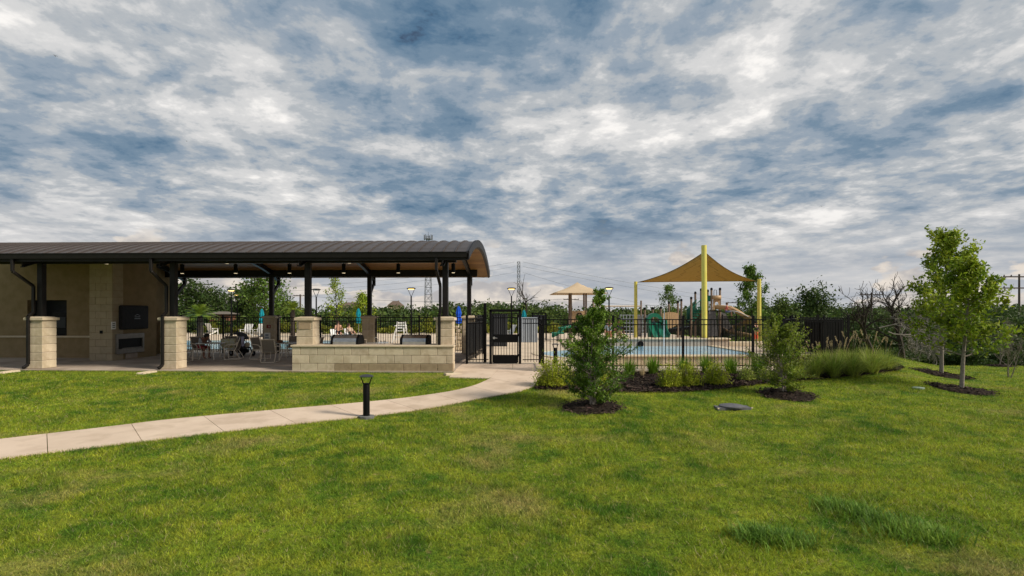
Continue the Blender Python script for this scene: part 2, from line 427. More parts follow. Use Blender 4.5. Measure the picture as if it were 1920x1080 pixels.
def strip_slab(a, b, name='slab'):
    vs = []; n = b-a+1
    for k in range(a, b+1):
        t = .0
        for P in (FE[k], NE[k]): vs.append((P[0], P[1], g(*P)+.035))
    # pull in the ends for the joint
    for e, s_ in ((0, 1), (n-1, -1)):
        for q in (0, 1):
            j = e*2+q; k2 = (e+s_)*2+q
            p = Vector(vs[j]); d = (Vector(vs[k2])-p).normalized()*.006; vs[j] = tuple(p+d)
    top = len(vs); vs += [(x, y, z-.15) for x, y, z in vs]
    fs = []
    for k in range(n-1):
        a_, b_, c_, d_ = 2*k, 2*k+1, 2*k+3, 2*k+2
        fs += [(a_, b_, c_, d_), (a_+top, d_+top, c_+top, b_+top), (a_, d_, d_+top, a_+top), (b_, b_+top, c_+top, c_)]
    fs += [(0, top, top+1, 1), (2*n-2, 2*n-1, top+2*n-1, top+2*n-2)]
    return MB().add(vs, fs).build(name, CONC, struct_path)
for a in range(0, NP-1, 8): strip_slab(a, min(a+8, NP-1))
def flat_slab(poly, z, th, name, m, parent):
    mb = MB(); mb.prism(poly, z-th, z); return mb.build(name, m, parent)
lp = [tuple(p) for p in land_poly]
yj = 19.72
def zedge(p): return 0.0 if p[1] > 18.9 else g(*p)+.035
def poly_slab(ps, name='slab'):
    n = len(ps); vs = [(x, y, zedge((x, y))) for x, y in ps]; vs += [(x, y, z-.2) for x, y, z in vs]
    return MB().add(vs, [tuple(range(n)), tuple(range(2*n-1, n-1, -1))]+[(i, n+i, n+(i+1) % n, (i+1) % n) for i in range(n)]).build(name, CONC, struct_path)
xm = .02
poly_slab([(-2.02, 21.6), (xm, 21.6), (xm, yj), (-2.02, yj)][::-1])
poly_slab([(xm+.014, 21.6), (1.26, 21.6), (1.2, yj), (xm+.014, yj)][::-1])
poly_slab([(-2.02, yj-.014), (-.5, yj-.014), gp(919, 711), gp(842, 709)][::-1])
poly_slab([(-.486, yj-.014), (1.2, yj-.014), (1.16, 18.6), gp(1008, 712), gp(1001, 727), gp(919.6, 711)][::-1])

# ------------------------------------------------------------------ deck and pools
struct(MB().prism([(-70, 27.75), (-1.98, 27.75), (-1.98, 21.62), (1.28, 21.62), (1.28, 19.15), (9.75, 19.15), (13.4, 25.0), (15.4, 25.0), (15.4, 55), (-70, 57)], -.3, -.004).build('pool_deck', DECKM))
def ring_pool(name, poly_in, z, grow, label, cat, coping=.03):
    c = np.mean(poly_in, 0); po = [tuple(c+(np.array(p)-c)*(1+grow/np.linalg.norm(np.array(p)-c))) for p in poly_in]
    t = thing(name, label, cat)
    n = len(poly_in); mb = MB()
    vs = [(x, y, z+coping) for x, y in po]+[(x, y, z+coping) for x, y in poly_in]+[(x, y, -.05) for x, y in po]+[(x, y, z-.02) for x, y in poly_in]
    fs = [(i, (i+1) % n, n+(i+1) % n, n+i) for i in range(n)]+[(2*n+i, 2*n+(i+1) % n, (i+1) % n, i) for i in range(n)]+[(n+i, n+(i+1) % n, 3*n+(i+1) % n, 3*n+i) for i in range(n)]
    mb.add(vs, fs).build('coping', CAPST, t)
    MB().add([(x, y, z) for x, y in poly_in], [tuple(range(n))]).build('water', WATER, t)
    return t
ell = lambda cx, cy, a, b, n=40: [(cx+a*math.cos(2*math.pi*k/n), cy+b*math.sin(2*math.pi*k/n)) for k in range(n)]
ring_pool('splash_pool', ell(2.75, 27.0, 1.25, 2.3), .0, .5, 'small round splash pool with white rim just inside the black fence', 'pool', .025)
rect = [(-30, 30), (-9, 30), (-9, 34), (-12, 40), (-30, 40)]
ring_pool('swimming_pool', rect, .0, .35, 'large blue swimming pool behind the pavilion', 'pool', .03)

def raised_basin():
    t = thing('raised_pool', 'raised tan-walled shallow pool under the yellow shade posts', 'pool', (0, 0, 0))
    x0, x1 = WX(1140, 21.2), 9.9
    # front wall of blocks, coping, water and back wall
    n = 9; w = (x1-x0)/n
    blk = MB().box((0, 0, .155), (w-.012, .3, .31), .012).mesh('wall_panel', STONE)
    for k in range(n): obj('wall_panel', blk, t, (x0+w*(k+.5), 21.3, 0))
    MB().box(((x0+x1)/2, 21.28, .35), (x1-x0+.1, .42, .075), .02).build('coping', CAPST, t)
    MB().add([(x0, 21.45, .315), (x1, 21.45, .315), (x1+.8, 28, .315), (x0-.6, 28, .315)], [(0, 1, 2, 3)]).build('water', WATER, t)
    xb = WX(1368, 28)
    xa = WX(1105, 28)
    n = 8; w = (xb-xa)/n
    blk = MB().box((0, 0, .34), (w-.012, .3, .62), .012).mesh('wall_panel', SLABM)
    for k in range(n): obj('wall_panel', blk, t, (xa+w*(k+.5), 28.15, 0))
    MB().box(((xa+xb)/2, 28.3, .69), (xb-xa+.1, .75, .08), .02).build('ledge', CAPST, t)
    MB().box((xb+1.3, 28.4, .42), (2.5, .6, .22), .02).build('ledge', CAPST, t)
    MB().box((x1+.45, 24.7, .18), (.5, 7.0, .36), .02).build('side_wall', STONE, t)
    MB().box((x0-.35, 24.7, .18), (.5, 7.0, .36), .02).build('side_wall', STONE, t)
    MB().lathe([(.0, -.02), (.16, -.02), (.16, .02), (0, .02)], 16).build('drain_cover', BLACK, t).matrix_local = Matrix.Translation((WX(1201, 27.98), 27.98, .42)) @ Matrix.Rotation(R(90), 4, 'X')
raised_basin()

# ------------------------------------------------------------------ pavilion
PAV = thing('pavilion', 'open pavilion with dark barrel-vaulted metal roof on stone pillars', 'pavilion', (-2.40, 19.5, 0), R(-2))
PX = [0, -5.02, -10.02, -15.02]; PYB = 7.5
YF, YB, ZE, SAG = -.9, 8.4, 4.12, .88
HALF = (YB-YF)/2; YC = (YB+YF)/2; RAD = (HALF**2+SAG**2)/(2*SAG)
def arc(y, off=0.): return ZE+SAG-RAD+math.sqrt((RAD+off)**2-(y-YC)**2)
XR, XL = .92, -20.5
def roof():
    part = obj('roof', None, PAV)
    pw = .43; n = int((XR-XL)/pw)
    K = 14; yy = [YF+(YB-YF)*k/K for k in range(K+1)]
    mb = MB(); vs = []; fs = []
    # panel: pan, upstand seam at its right edge, underside
    prof = [(0, 0), (pw-.035, 0), (pw-.03, .045), (pw-.006, .045), (pw-.004, 0)]
    for y in yy:
        z = arc(y)
        for (x, dz) in prof: vs.append((x, y, z+dz))
        vs.append((pw-.004, y, z-.03)); vs.append((0, y, z-.03))
    q = len(prof)+2
    for k in range(K):
        for j in range(q):
            fs.append((k*q+j, k*q+(j+1) % q, (k+1)*q+(j+1) % q, (k+1)*q+j))
    fs += [tuple(range(q-1, -1, -1)), tuple(K*q+j for j in range(q))]
    me = mb.add(vs, fs).mesh('roof_panel', ROOFM)
    for k in range(n): obj('roof_panel', me, part, (XR-pw*(k+1), 0, 0))
    # ceiling boards
    m = 44; L = XR-XL-.1
    for k in range(m):
        y0 = YF+.08+(YB-YF-.16)*k/m; y1 = YF+.08+(YB-YF-.16)*(k+1)/m-.008
        vs = []
        for x in (XL, XR-.05):
            for y, dz in ((y0, 0), (y1, 0), (y1, .02), (y0, .02)): vs.append((x, y, arc(y)-.26+dz))
        MB().add(vs, [(0, 1, 2, 3), (7, 6, 5, 4), (0, 4, 5, 1), (1, 5, 6, 2), (2, 6, 7, 3), (3, 7, 4, 0)]).build('ceiling_board', WOOD, part)
    # gable-end fascia following the curve, eave fascias
    for xe in (XR,):
        vs = []; K2 = 24
        for k in range(K2+1):
            y = YF-.03+(YB-YF+.06)*k/K2; z = arc(min(max(y, YF), YB))
            for (x, dz) in ((xe, .05), (xe+.05, .05), (xe+.05, -.24), (xe-.05, -.29), (xe-.05, -.24), (xe, -.24)): vs.append((x, y, z+dz))
        fs = [(k*6+j, (k+1)*6+j, (k+1)*6+(j+1) % 6, k*6+(j+1) % 6) for k in range(K2) for j in range(6)]
        fs += [tuple(range(6)), tuple(K2*6+5-j for j in range(6))]
        MB().add(vs, fs).build('end_fascia', BRONZE, part)
    MB().box(((XL+XR)/2, YB-.03, ZE-.16), (XR-XL-.1, .05, .2)).build('back_fascia', WOOD, part)
    MB().box(((XL+XR)/2-.03, YF+.02, ZE-.17), (XR-XL-.06, .04, .2)).build('front_fascia', BRONZE, part)
    # gutter: open box with a rolled lip
    vs = []
    pr = [(0, 0), (-.13, 0), (-.15, .17), (-.17, .17), (-.17, .185), (-.13, .185), (-.115, .02), (0, .02)]
    for x in (XL, XR-.02): vs += [(x, YF-.005+a, 3.94+b) for a, b in pr]
    MB().add(vs, [(j, (j+1) % 8, 8+(j+1) % 8, 8+j) for j in range(8)]+[tuple(range(7, -1, -1)), tuple(range(8, 16))]).build('gutter', BRONZE, part)
roof()

def pillars():
    w = .6; ch = .295; n = 6
    top = n*ch
    b1 = MB().box((0, 0, ch/2), (w, w, ch-.012), .012).mesh('block', STONE)
    core = MB().box((0, 0, top/2), (w-.03, w-.03, top-.01)).mesh('core', SLABM)
    cap = MB(); cap.add(*(lambda a, b: ([(x*a, y*a, 0) for x, y in ((-1, -1), (1, -1), (1, 1), (-1, 1))]+[(x*a, y*a, .09) for x, y in ((-1, -1), (1, -1), (1, 1), (-1, 1))]+[(x*b, y*b, .135) for x, y in ((-1, -1), (1, -1), (1, 1), (-1, 1))],
        [(3, 2, 1, 0), (0, 1, 5, 4), (1, 2, 6, 5), (2, 3, 7, 6), (3, 0, 4, 7), (4, 5, 9, 8), (5, 6, 10, 9), (6, 7, 11, 10), (7, 4, 8, 11), (8, 9, 10, 11)]))(.36, .2))
    cm = cap.mesh('cap', CAPST)
    bh = MB().box((0, 0, ch/2), (w/2-.006, w, ch-.012), .012).mesh('block_half', STONE)
    for y in (0, PYB):
        for j, x in enumerate(PX+[-20.02]):
            p = obj('stone_pillar', core, PAV, (x, y, 0))
            for k in range(n):
                if k % 2 and y == 0 and False: pass
                obj('block', b1, p, (0, 0, k*ch))
            obj('cap', cm, p, (0, 0, top))
            # steel column with a base plate
            c = MB().box((0, 0, (arc(y)-.2-top-.1)/2), (.2, .2, arc(y)-.2-top-.1), .01).build('column', BRONZE, PAV, loc=(x, y, top+.1))
            MB().box((0, 0, .05), (.3, .3, .03), .005).build('base_plate', BRONZE, c)
pillars()

def frames():
    for x in PX+[-20.02]:
        # arched rib made of two flanges and a web
        pr = [(-.07, 0), (.07, 0), (.07, -.025), (.015, -.03), (.015, -.2), (.07, -.205), (.07, -.235), (-.07, -.235), (-.07, -.205), (-.015, -.2), (-.015, -.03), (-.07, -.025)]
        vs = []; K = 22; y0, y1 = YF+.12, YB-.12; q = len(pr)
        for k in range(K+1):
            y = y0+(y1-y0)*k/K
            for a, b in pr: vs.append((x+a, y, arc(y)-.275+b))
        fs = [(k*q+j, (k+1)*q+j, (k+1)*q+(j+1) % q, k*q+(j+1) % q) for k in range(K) for j in range(q)]
        fs += [tuple(range(q)), tuple(K*q+q-1-j for j in range(q))]
        MB().add(vs, fs).build('arch_rib', BRONZE, PAV)
        for y, e, s in ((PYB, YB-.14, 1),):
            MB().bar((x, y+s*.1, 2.98), (x, e, 3.56), .1, .14, .008).build('knee_brace', BRONZE, PAV)
            MB().box((x, e, 3.66), (.15, .12, .44), .01).build('rib_end', BRONZE, PAV)
    for y in (0, PYB):
        z = arc(y)-.42
        MB().box(((XL+.4)/2, y, z), (abs(XL)+.4, .14, .34), .01).build('beam', BRONZE, PAV)
frames()
def downspouts():
    for x in (PX[0], PX[2], PX[3]):
        xo = x-.16
        pts = [(xo, YF-.07, 3.95), (xo, YF-.07, 3.50), (xo, -.17, 3.02), (xo, -.17, 2.06), (xo, -.38, 1.93), (xo, -.38, .16), (xo-.02, -.56, .05)]
        d = MB()
        for a, b in zip(pts, pts[1:]): d.bar(a, b, .095, .085, .008)
        d.build('downspout', BRONZE, PAV)
    lm = MB().lathe([(.085, .02), (.085, .42), (.02, .42), (.02, .75)], 14).mesh('downlight', BLACK, True)
    gm = MB().lathe([(.07, 0), (.07, .01)], 14).mesh('lens', DOWNL)
    for k in range(7):
        for yy, zz in ((4.4, 3.80),):
            l = obj('downlight', lm, PAV, (-.35-2.45*k, yy, zz)); obj('lens', gm, l, (0, 0, .006))
    for k in (1, 3, 5):
        l = obj('downlight', lm, PAV, (-1.6-2.45*k, 1.6, 3.98)); obj('lens', gm, l, (0, 0, .006))
downspouts()
Mp = Matrix.Translation((-2.40, 19.5, 0)) @ Matrix.Rotation(R(-2), 4, 'Z')
def pw(x, y, z=0.): return tuple(Mp @ Vector((x, y, z)))
def floor_slab():
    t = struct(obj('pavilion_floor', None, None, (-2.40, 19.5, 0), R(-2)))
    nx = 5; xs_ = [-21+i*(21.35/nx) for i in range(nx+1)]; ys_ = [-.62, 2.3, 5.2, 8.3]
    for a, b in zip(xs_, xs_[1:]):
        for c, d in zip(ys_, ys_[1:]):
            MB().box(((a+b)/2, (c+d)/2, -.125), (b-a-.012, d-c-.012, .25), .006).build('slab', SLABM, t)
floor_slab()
spm = MB().add([(-.3, -.15, 0), (.3, -.15, 0), (.3, .15, 0), (-.3, .15, 0), (-.28, -.13, .07), (.28, -.13, .05), (.28, .13, .05), (-.28, .13, .07), (-.2, -.07, .04), (.28, -.07, .03), (.28, .07, .03), (-.2, .07, .04)],
    [(3, 2, 1, 0), (0, 1, 5, 4), (2, 3, 7, 6), (3, 0, 4, 7), (1, 2, 6, 10, 9, 5), (4, 5, 9, 8), (6, 7, 11, 10), (7, 4, 8, 11), (8, 9, 10, 11)]).mesh('splash_block', CAPST)
for x, l in ((PX[3]-.3, 'pale concrete splash block below the spout beside the alcove wall'), (PX[2]-.3, 'pale concrete splash block below the spout by the patio dining sets'), (PX[0]+.42, 'pale concrete splash block at the gate end of the grill counter')):
    q = pw(x, -.98); tag(obj('splash_block', spm, None, (q[0], q[1], g(q[0], q[1])-.01), R(-100 if x < -1 else 25)), l, 'splash block', 'splash blocks under downspouts')

# grill counter
def counter():
    t = thing('grill_counter', 'tan limestone-block counter wall with cap between two pillars', 'counter', (-2.40, 19.5, 0), R(-2))
    x0, x1 = PX[1]-.34, .36; L = x1-x0; bl = .608; h = .292
    for k in range(3):
        x = x0 - (bl*.5 if k % 2 == 0 else 0); zz = k*h-.04
        while x < x1-.02:
            a, b = max(x, x0), min(x+bl, x1)
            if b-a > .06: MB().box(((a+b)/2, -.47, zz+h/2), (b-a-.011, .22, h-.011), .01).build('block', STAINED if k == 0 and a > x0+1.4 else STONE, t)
            x += bl
    MB().box(((x0+x1)/2, -.445, .41), (L-.03, .2, .8)).build('core', SLABM, t)
    MB().box(((x0+x1)/2, .1, .40), (L-.9, .8, .78)).build('cabinet', STUCCO, t)
    MB().box(((x0+x1)/2, -.44, .868), (L+.08, .36, .07), .012).build('cap', CAPST, t)
    MB().box(((x0+x1)/2, .2, .865), (L-.75, .9, .06), .01).build('worktop', SLABM, t)
    return t
counter()
def grill(px, label):
    q = W(px, 645, 19.75)
    t = thing('grill', label, 'grill', (q[0], q[1], .9), R(-2), 'built-in grills on the stone counter')
    pr = [(-.36, 0), (.36, 0), (.36, .12), (.22, .3), (-.1, .33), (-.3, .22), (-.36, .1)]
    for a, b, m, nm in ((-.42, .42, STEEL, 'lid'),):
        vs = [(a, y, z) for y, z in pr]+[(b, y, z) for y, z in pr]; n = len(pr)
        MB().add(vs, [tuple(range(n-1, -1, -1)), tuple(range(n, 2*n))]+[(i, (i+1) % n, n+(i+1) % n, n+i) for i in range(n)]).build('lid', STEEL, t)
    for s in (-1, 1):
        vs = [(s*.42, y*1.04, z*1.06) for y, z in pr]+[(s*.50, y*1.04, z*1.06) for y, z in pr]; n = len(pr)
        MB().add(vs, [tuple(range(n-1, -1, -1)), tuple(range(n, 2*n))]+[(i, (i+1) % n, n+(i+1) % n, n+i) for i in range(n)]).build('side_cheek', BLACK, t)
    MB().box((0, .1, .315), (.9, .34, .04), .01).build('hood_rim', BLACK, t)
    MB().tube([(-.33, -.36, .16), (-.33, -.42, .17), (.33, -.42, .17), (.33, -.36, .16)], .012, 8).build('handle', STEEL, t)
grill(652, 'stainless built-in grill on the stone counter next to the plaque pillar')
grill(780, 'stainless built-in grill on the stone counter near the corner downspout')
fa = thing('counter_faucet', 'chrome gooseneck tap with two knobs on the stone counter', 'tap', W(708, 645, 19.8)[:2]+(.9,), 0)
MB().tube([(0, 0, 0), (0, 0, .17), (-.02, -.03, .23), (-.06, -.05, .25), (-.1, -.07, .2)], .013, 8).build('spout', STEEL, fa, True)
for s in (.12, .26):
    MB().lathe([(.03, 0), (.03, .03), (.012, .04), (.012, .07), (.035, .08), (.035, .11), (0, .12)], 10, (s, 0, 0)).build('knob', STEEL, fa, True)

# plaques and notices on the pillars
pl = pw(PX[1], -.306, 1.62); tag(MB().box((0, 0, 0), (.44, .03, .34), .008).build('stone_plaque', mat('plaque', (.30, .22, .14), (.36, .27, .17), rough=.8), None, loc=pl), 'square tan stone plaque on the pillar at the counter end', 'plaque')
sg = pw(PX[2], PYB-.325, 1.36)
t = thing('red_sign', 'small square red sign on the rear pillar above the paper box', 'sign', sg)
MB().box((0, 0, 0), (.2, .02, .17), .004).build('sign_panel', mat('sign_red', (.2, .012, .012), rough=.5), t)
MB().box((.03, -.013, 0), (.03, .004, .09)).add([], []).build('mark', WHITE, t)
t = thing('notice_box', 'white paper notice box on the rear pillar below the red sign', 'notice', (sg[0]-.05, sg[1]-.03, .88))
MB().box((0, 0, 0), (.3, .08, .34), .01).build('box', WHITE, t)
MB().box((0, -.043, .05), (.16, .003, .1)).build('print', GREYP, t); MB().box((0, -.043, -.08), (.2, .003, .08)).build('print', GREYP, t)
MB().box((0, .02, -.24), (.05, .04, .16)).build('bracket', BLACK, t)

# stucco room under the left bays
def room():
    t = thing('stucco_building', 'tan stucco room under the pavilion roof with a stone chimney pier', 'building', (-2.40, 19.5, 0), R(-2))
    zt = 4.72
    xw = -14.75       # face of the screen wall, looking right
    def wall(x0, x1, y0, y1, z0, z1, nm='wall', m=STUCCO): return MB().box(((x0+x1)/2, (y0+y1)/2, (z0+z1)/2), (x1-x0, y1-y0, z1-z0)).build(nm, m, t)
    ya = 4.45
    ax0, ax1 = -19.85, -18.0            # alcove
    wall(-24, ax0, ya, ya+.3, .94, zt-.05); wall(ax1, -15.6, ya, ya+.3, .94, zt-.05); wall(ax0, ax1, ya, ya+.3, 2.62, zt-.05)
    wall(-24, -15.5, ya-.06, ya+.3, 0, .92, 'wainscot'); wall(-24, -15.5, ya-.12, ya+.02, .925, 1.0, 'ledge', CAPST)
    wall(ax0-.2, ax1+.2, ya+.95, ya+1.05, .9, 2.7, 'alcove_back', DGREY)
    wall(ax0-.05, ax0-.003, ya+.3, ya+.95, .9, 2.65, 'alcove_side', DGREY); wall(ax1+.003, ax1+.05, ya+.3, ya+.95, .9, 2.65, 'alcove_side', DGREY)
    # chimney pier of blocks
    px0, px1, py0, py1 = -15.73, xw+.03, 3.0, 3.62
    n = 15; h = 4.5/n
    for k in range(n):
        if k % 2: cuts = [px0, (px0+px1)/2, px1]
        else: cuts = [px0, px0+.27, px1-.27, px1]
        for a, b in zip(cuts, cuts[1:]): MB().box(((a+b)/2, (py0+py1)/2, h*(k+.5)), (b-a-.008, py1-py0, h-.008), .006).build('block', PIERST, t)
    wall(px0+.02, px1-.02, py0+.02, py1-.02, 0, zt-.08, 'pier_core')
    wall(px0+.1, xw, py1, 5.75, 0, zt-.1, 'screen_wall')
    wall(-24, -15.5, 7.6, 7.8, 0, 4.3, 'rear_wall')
    wall(-15.7, -15.5, 5.75, 7.6, 0, 4.3, 'rear_wall')
    b = MB().box((-15.2, py0-.012, 1.22), (.13, .02, .13), .004).build('outlet_box', BLACK, t)
room()
def ym_for(px, xw=-14.73):
    lo, hi = 2., 8.
    for _ in range(50):
        mid = (lo+hi)/2; q = pw(xw, mid)
        if 960+F*q[0]/q[1] < px: lo = mid
        else: hi = mid
    return lo
XWF = -14.735
def side_thing(name, label, cat, pxa, pxb, zc):
    a, b = ym_for(pxa), ym_for(pxb); q = pw(XWF, (a+b)/2, zc)
    return thing(name, label, cat, q, R(-2)), b-a
t, wdt = side_thing('covered_television', 'black fabric-covered television on the stucco wall above the fireplace', 'television', 221, 273, 1.84)
MB().box((.09, 0, 0), (.16, wdt, 1.06), .05).build('cover', mat('cover_cloth', (.006, .006, .008), (.011, .011, .013), scale=8, rough=.8, bump=.4, bscale=6), t)
MB().box((.173, .1, .02), (.003, .32, .02)).build('cover_mark', GREYP, t); MB().box((.173, .1, -.06), (.003, .36, .025)).build('cover_mark', GREYP, t)
vs = [(.173, .1-.18, .07), (.173, .1, .14), (.173, .1+.18, .07), (.173, .1+.15, .07), (.173, .1, .12), (.173, .1-.15, .07)]
MB().add(vs, [(0, 1, 4, 5), (1, 2, 3, 4)]).build('cover_mark', GREYP, t)
t, wdt = side_thing('fireplace', 'wide stainless linear fireplace set low in the stucco wall', 'fireplace', 216, 268, .68)
for yy, zz, a, b in ((0, .34, wdt, .22), (0, -.32, wdt, .2)): MB().box((.04, yy, zz), (.08, a, b), .008).build('surround', mat('fire_surround', (.20, .185, .165), (.25, .23, .205), scale=6, rough=.45, metal=.4), t)
for s in (-1, 1): MB().box((.04, s*(wdt/2-.05), .01), (.078, .1, .44), .006).build('surround', mat('fire_surround', (.20, .185, .165), (.25, .23, .205), scale=6, rough=.45, metal=.4), t)
MB().box((.012, 0, .01), (.02, wdt-.2, .44)).build('firebox', BLACK, t)
MB().box((.04, .1, -.19), (.05, wdt-.5, .03)).build('burner', mat('fire_surround', (.20, .185, .165), (.25, .23, .205), scale=6, rough=.45, metal=.4), t)
MB().box((.02, .1, -.55), (.04, .7, .22), .006).build('access_panel', SLABM, t)
t, wdt = side_thing('wall_notice', 'small white printed notice on the wall beside the covered television', 'notice', 209, 216, 1.5)
MB().box((.012, 0, 0), (.02, .24, .32), .003).build('board', WHITE, t)
for k in range(3): MB().box((.0235, 0, .08-.08*k), (.003, .14, .035)).build('print_line', DGREY, t)
q = pw(-18.5, 4.6, 1.0)
t = thing('alcove_cabinet', 'black box cabinet standing in the dark wall alcove', 'cabinet', q, R(-2))
MB().box((0, .3, .55), (.75, .5, 1.05), .02).build('body', BLACK, t); MB().box((0, .03, .6), (.6, .03, .5), .01).build('screen', DGREY, t)

# ------------------------------------------------------------------ fences
PICK = MB().box((0, 0, .61), (.021, .021, 1.72)).mesh('picket', BLACK)   # 1.83 m fence
def post_mesh(h): return MB().box((0, 0, h/2), (.075, .075, h), .006).box((0, 0, h+.015), (.09, .09, .03), .006).mesh('post', BLACK)
PICK = MB().box((0, 0, .94), (.021, .021, 1.74)).mesh('picket', BLACK)
POST = post_mesh(1.9)
def fence(name, label, p0, p1, z=0., panels=None, single=True, posts=(True, True), group='black picket fences', spc=.121):
    p0, p1 = Vector(p0), Vector(p1); d = p1-p0; L = d.length; a = math.atan2(d.y, d.x)
    t = thing(name, label, 'fence', (p0.x, p0.y, z), a, group)
    n = panels or max(1, round(L/2.45)); w = L/n
    for k in range(n+1):
        if (k == 0 and not posts[0]) or (k == n and not posts[1]): continue
        obj('post', POST, t, (w*k, 0, 0))
    for zz in (1.80, 1.62, .17): MB().box((L/2, 0, zz), (L-.04, .03, .034)).build('rail', BLACK, t)
    m = max(2, round(w/spc)); mb = MB()
    for k in range(n):
        for j in range(1, m):
            x = w*k+w*j/m
            if single: obj('picket', PICK, t, (x, 0, 0))
            else: mb.box((x, 0, .94), (.018, .018, 1.74))
    if not single: stuff(mb.build('pickets', BLACK, t))
    return t
GL = 21.6
gx = lambda px: WX(px, GL)
fence('fence', 'black picket fence panel between the stone pillar and the gate', (gx(875), GL), (gx(917), GL), posts=(True, False))
fence('fence', 'black picket fence panel between the gate and the tall corner post', (gx(979), GL), (1.10, GL), panels=1, posts=(False, False))
fence('fence', 'short black picket fence return from the gate line to the lawn corner', (1.10, GL), (1.10, 19.1), panels=1, posts=(True, False))
fence('fence', 'long black picket fence along the mulch bed in front of the raised pool', (1.10, 19.1), (8.51, 19.1), panels=3)
fence('fence', 'last short black fence panel behind the yellow-green spreading shrub', (8.51, 19.1), (9.62, 19.1), panels=1, posts=(False, True))
fence('fence', 'black picket fence slanting back behind the shrub at the bed corner', (9.62, 19.1), (13.3, 25.0), posts=(False, True))
fence('fence', 'short black picket fence above the tall feathery grasses', (13.3, 25.0), (15.55, 25.0), panels=2, posts=(False, True))
fence('fence', 'black picket fence running away from the feathery grass mound', (15.55, 25.0), (15.55, 55), single=False, posts=(False, True))
p_a, p_b = pw(0, PYB), pw(PX[3]+.4, PYB)
bx_ = [PX[0], PX[1], PX[2], PX[3]]
names = ['black picket fence bay between rear pillars behind the second grill', 'black picket fence bay between rear pillars behind the bathers side grill', 'black picket fence bay between rear pillars behind the patio tables']
names = ['black picket fence bay at the pavilion rear in front of the lifeguard chair', 'black picket fence bay at the pavilion rear in front of the sunbathers', 'black picket fence bay at the pavilion rear behind the stroller']
for a, b, l in zip(bx_, bx_[1:], names): fence('fence', l, pw(b+.33, PYB)[:2], pw(a-.33, PYB)[:2], panels=2)
fence('fence', 'black picket fence between the last rear pillar and the side yard', pw(.33, PYB)[:2], (-1.45, 26.95), panels=1)
fence('fence', 'far black picket fence closing the back of the pool yard', (-62, 56.3), (15.55, 55), single=False, spc=.13)

# vestibule screen and gate
t = thing('mesh_screen', 'black mesh-filled fence screen running back from the gate post', 'screen', (-1.80, GL+.12, 0))
dd = Vector((-1.45+1.80, 26.9-GL-.12, 0)); L = dd.length; t.rotation_euler = (0, 0, math.atan2(dd.y, dd.x))
for k in range(3): obj('post', POST, t, (L*k/2, 0, 0))
for zz in (1.80, 1.62, .17): MB().box((L/2, 0, zz), (L-.04, .03, .034)).build('rail', BLACK, t)
for k in range(1, 22): obj('picket', PICK, t, (L*k/22, 0, 0))
for k in range(2): MB().box((L*(k+.5)/2, .025, .95), (L/2-.1, .008, 1.3)).build('mesh_panel', DGREY, t)
def gate():
    t = thing('gate', 'black metal gate with solid lock plate and kick plate', 'gate', (gx(920), GL, 0))
    w = gx(975)-gx(920)
    for x in (0, w): MB().box((x, 0, 1.08), (.1, .1, 2.16), .008).build('jamb', BLACK, t)
    MB().box((w/2, 0, 2.13), (w+.1, .1, .1), .008).build('header', BLACK, t)
    le = obj('leaf', None, t, (0, 0, 0))
    for x in (.09, w-.09): MB().box((x, 0, 1.04), (.05, .045, 1.98), .004).build('stile', BLACK, le)
    for z in (2.0, 1.84): MB().box((w/2, 0, z), (w-.22, .035, .04)).build('rail', BLACK, le)
    MB().box((w/2, 0, 1.02), (w-.22, .05, .32), .004).build('lock_plate', BLACK, le)
    MB().box((w/2, 0, .19), (w-.22, .05, .34), .004).build('kick_plate', BLACK, le)
    pm = MB().box((0, 0, 1.16), (.02, .02, 1.66)).mesh('picket', BLACK)
    for k in range(1, 9): obj('picket', pm, le, (.09+(w-.18)*k/9, 0, 0))
    for z in (.3, 1.1, 1.85): MB().lathe([(.025, 0), (.025, .1)], 10, (w-.05, -.05, z)).build('hinge', BLACK, t)
    hd = MB().tube([(0, 0, 0), (0, -.07, 0)], .05, 12).tube([(0, -.075, 0), (.13, -.085, -.005)], .015, 8).build('lever_handle', STEEL, t, loc=(.14, -.03, 1.04))
gate()
tag(MB().box((0, 0, 1.22), (.12, .14, 2.44), .008).box((0, -.09, 2.2), (.10, .06, .3), .01).box((.02, -.07, 1.2), (.1, .05, .25), .01).build('gate_post', BLACK, None, loc=(gx(908), GL+.6, 0)), 'tall black post with lock boxes beside the gate', 'post')

# grey panelled enclosure and dark tank screen behind the gate
def enclosure(name, label, pxs, Y, zt, m, side):
    x0, x1 = WX(pxs[0], Y), WX(pxs[1], Y)
    t = thing(name, label, 'enclosure', (x0, Y, 0))
    w = x1-x0; n = max(3, round(w/.14))
    pm = MB().add([(0, 0, 0), (w/n*.35, -.03, 0), (w/n*.7, -.03, 0), (w/n, 0, 0), (0, 0, zt), (w/n*.35, -.03, zt), (w/n*.7, -.03, zt), (w/n, 0, zt)], [(0, 1, 5, 4), (1, 2, 6, 5), (2, 3, 7, 6)]).mesh('panel', m)
    for k in range(n): obj('panel', pm, t, (w/n*k, 0, 0))
    n2 = max(2, round(side/.2))
    for k in range(n2):
        o = obj('panel', pm, t, (w, side/n2*k, 0), R(90)); o.scale = (side/n2/(w/n), 1, 1)
    MB().box((w/2, side/2, zt/2), (w-.02, side-.02, zt-.02)).build('body', m, t)
    MB().box((w/2, side/2, zt+.03), (w+.08, side+.08, .06), .01).build('lid', m, t)
enclosure('equipment_enclosure', 'pale grey vertical-panel equipment box behind the gate', (970, 1007), 37.5, 1.66, GREYP, 2.2)
enclosure('equipment_enclosure', 'dark charcoal vertical-panel equipment box seen through the gate bars', (921, 950), 33, 1.9, DGREY, 1.6)
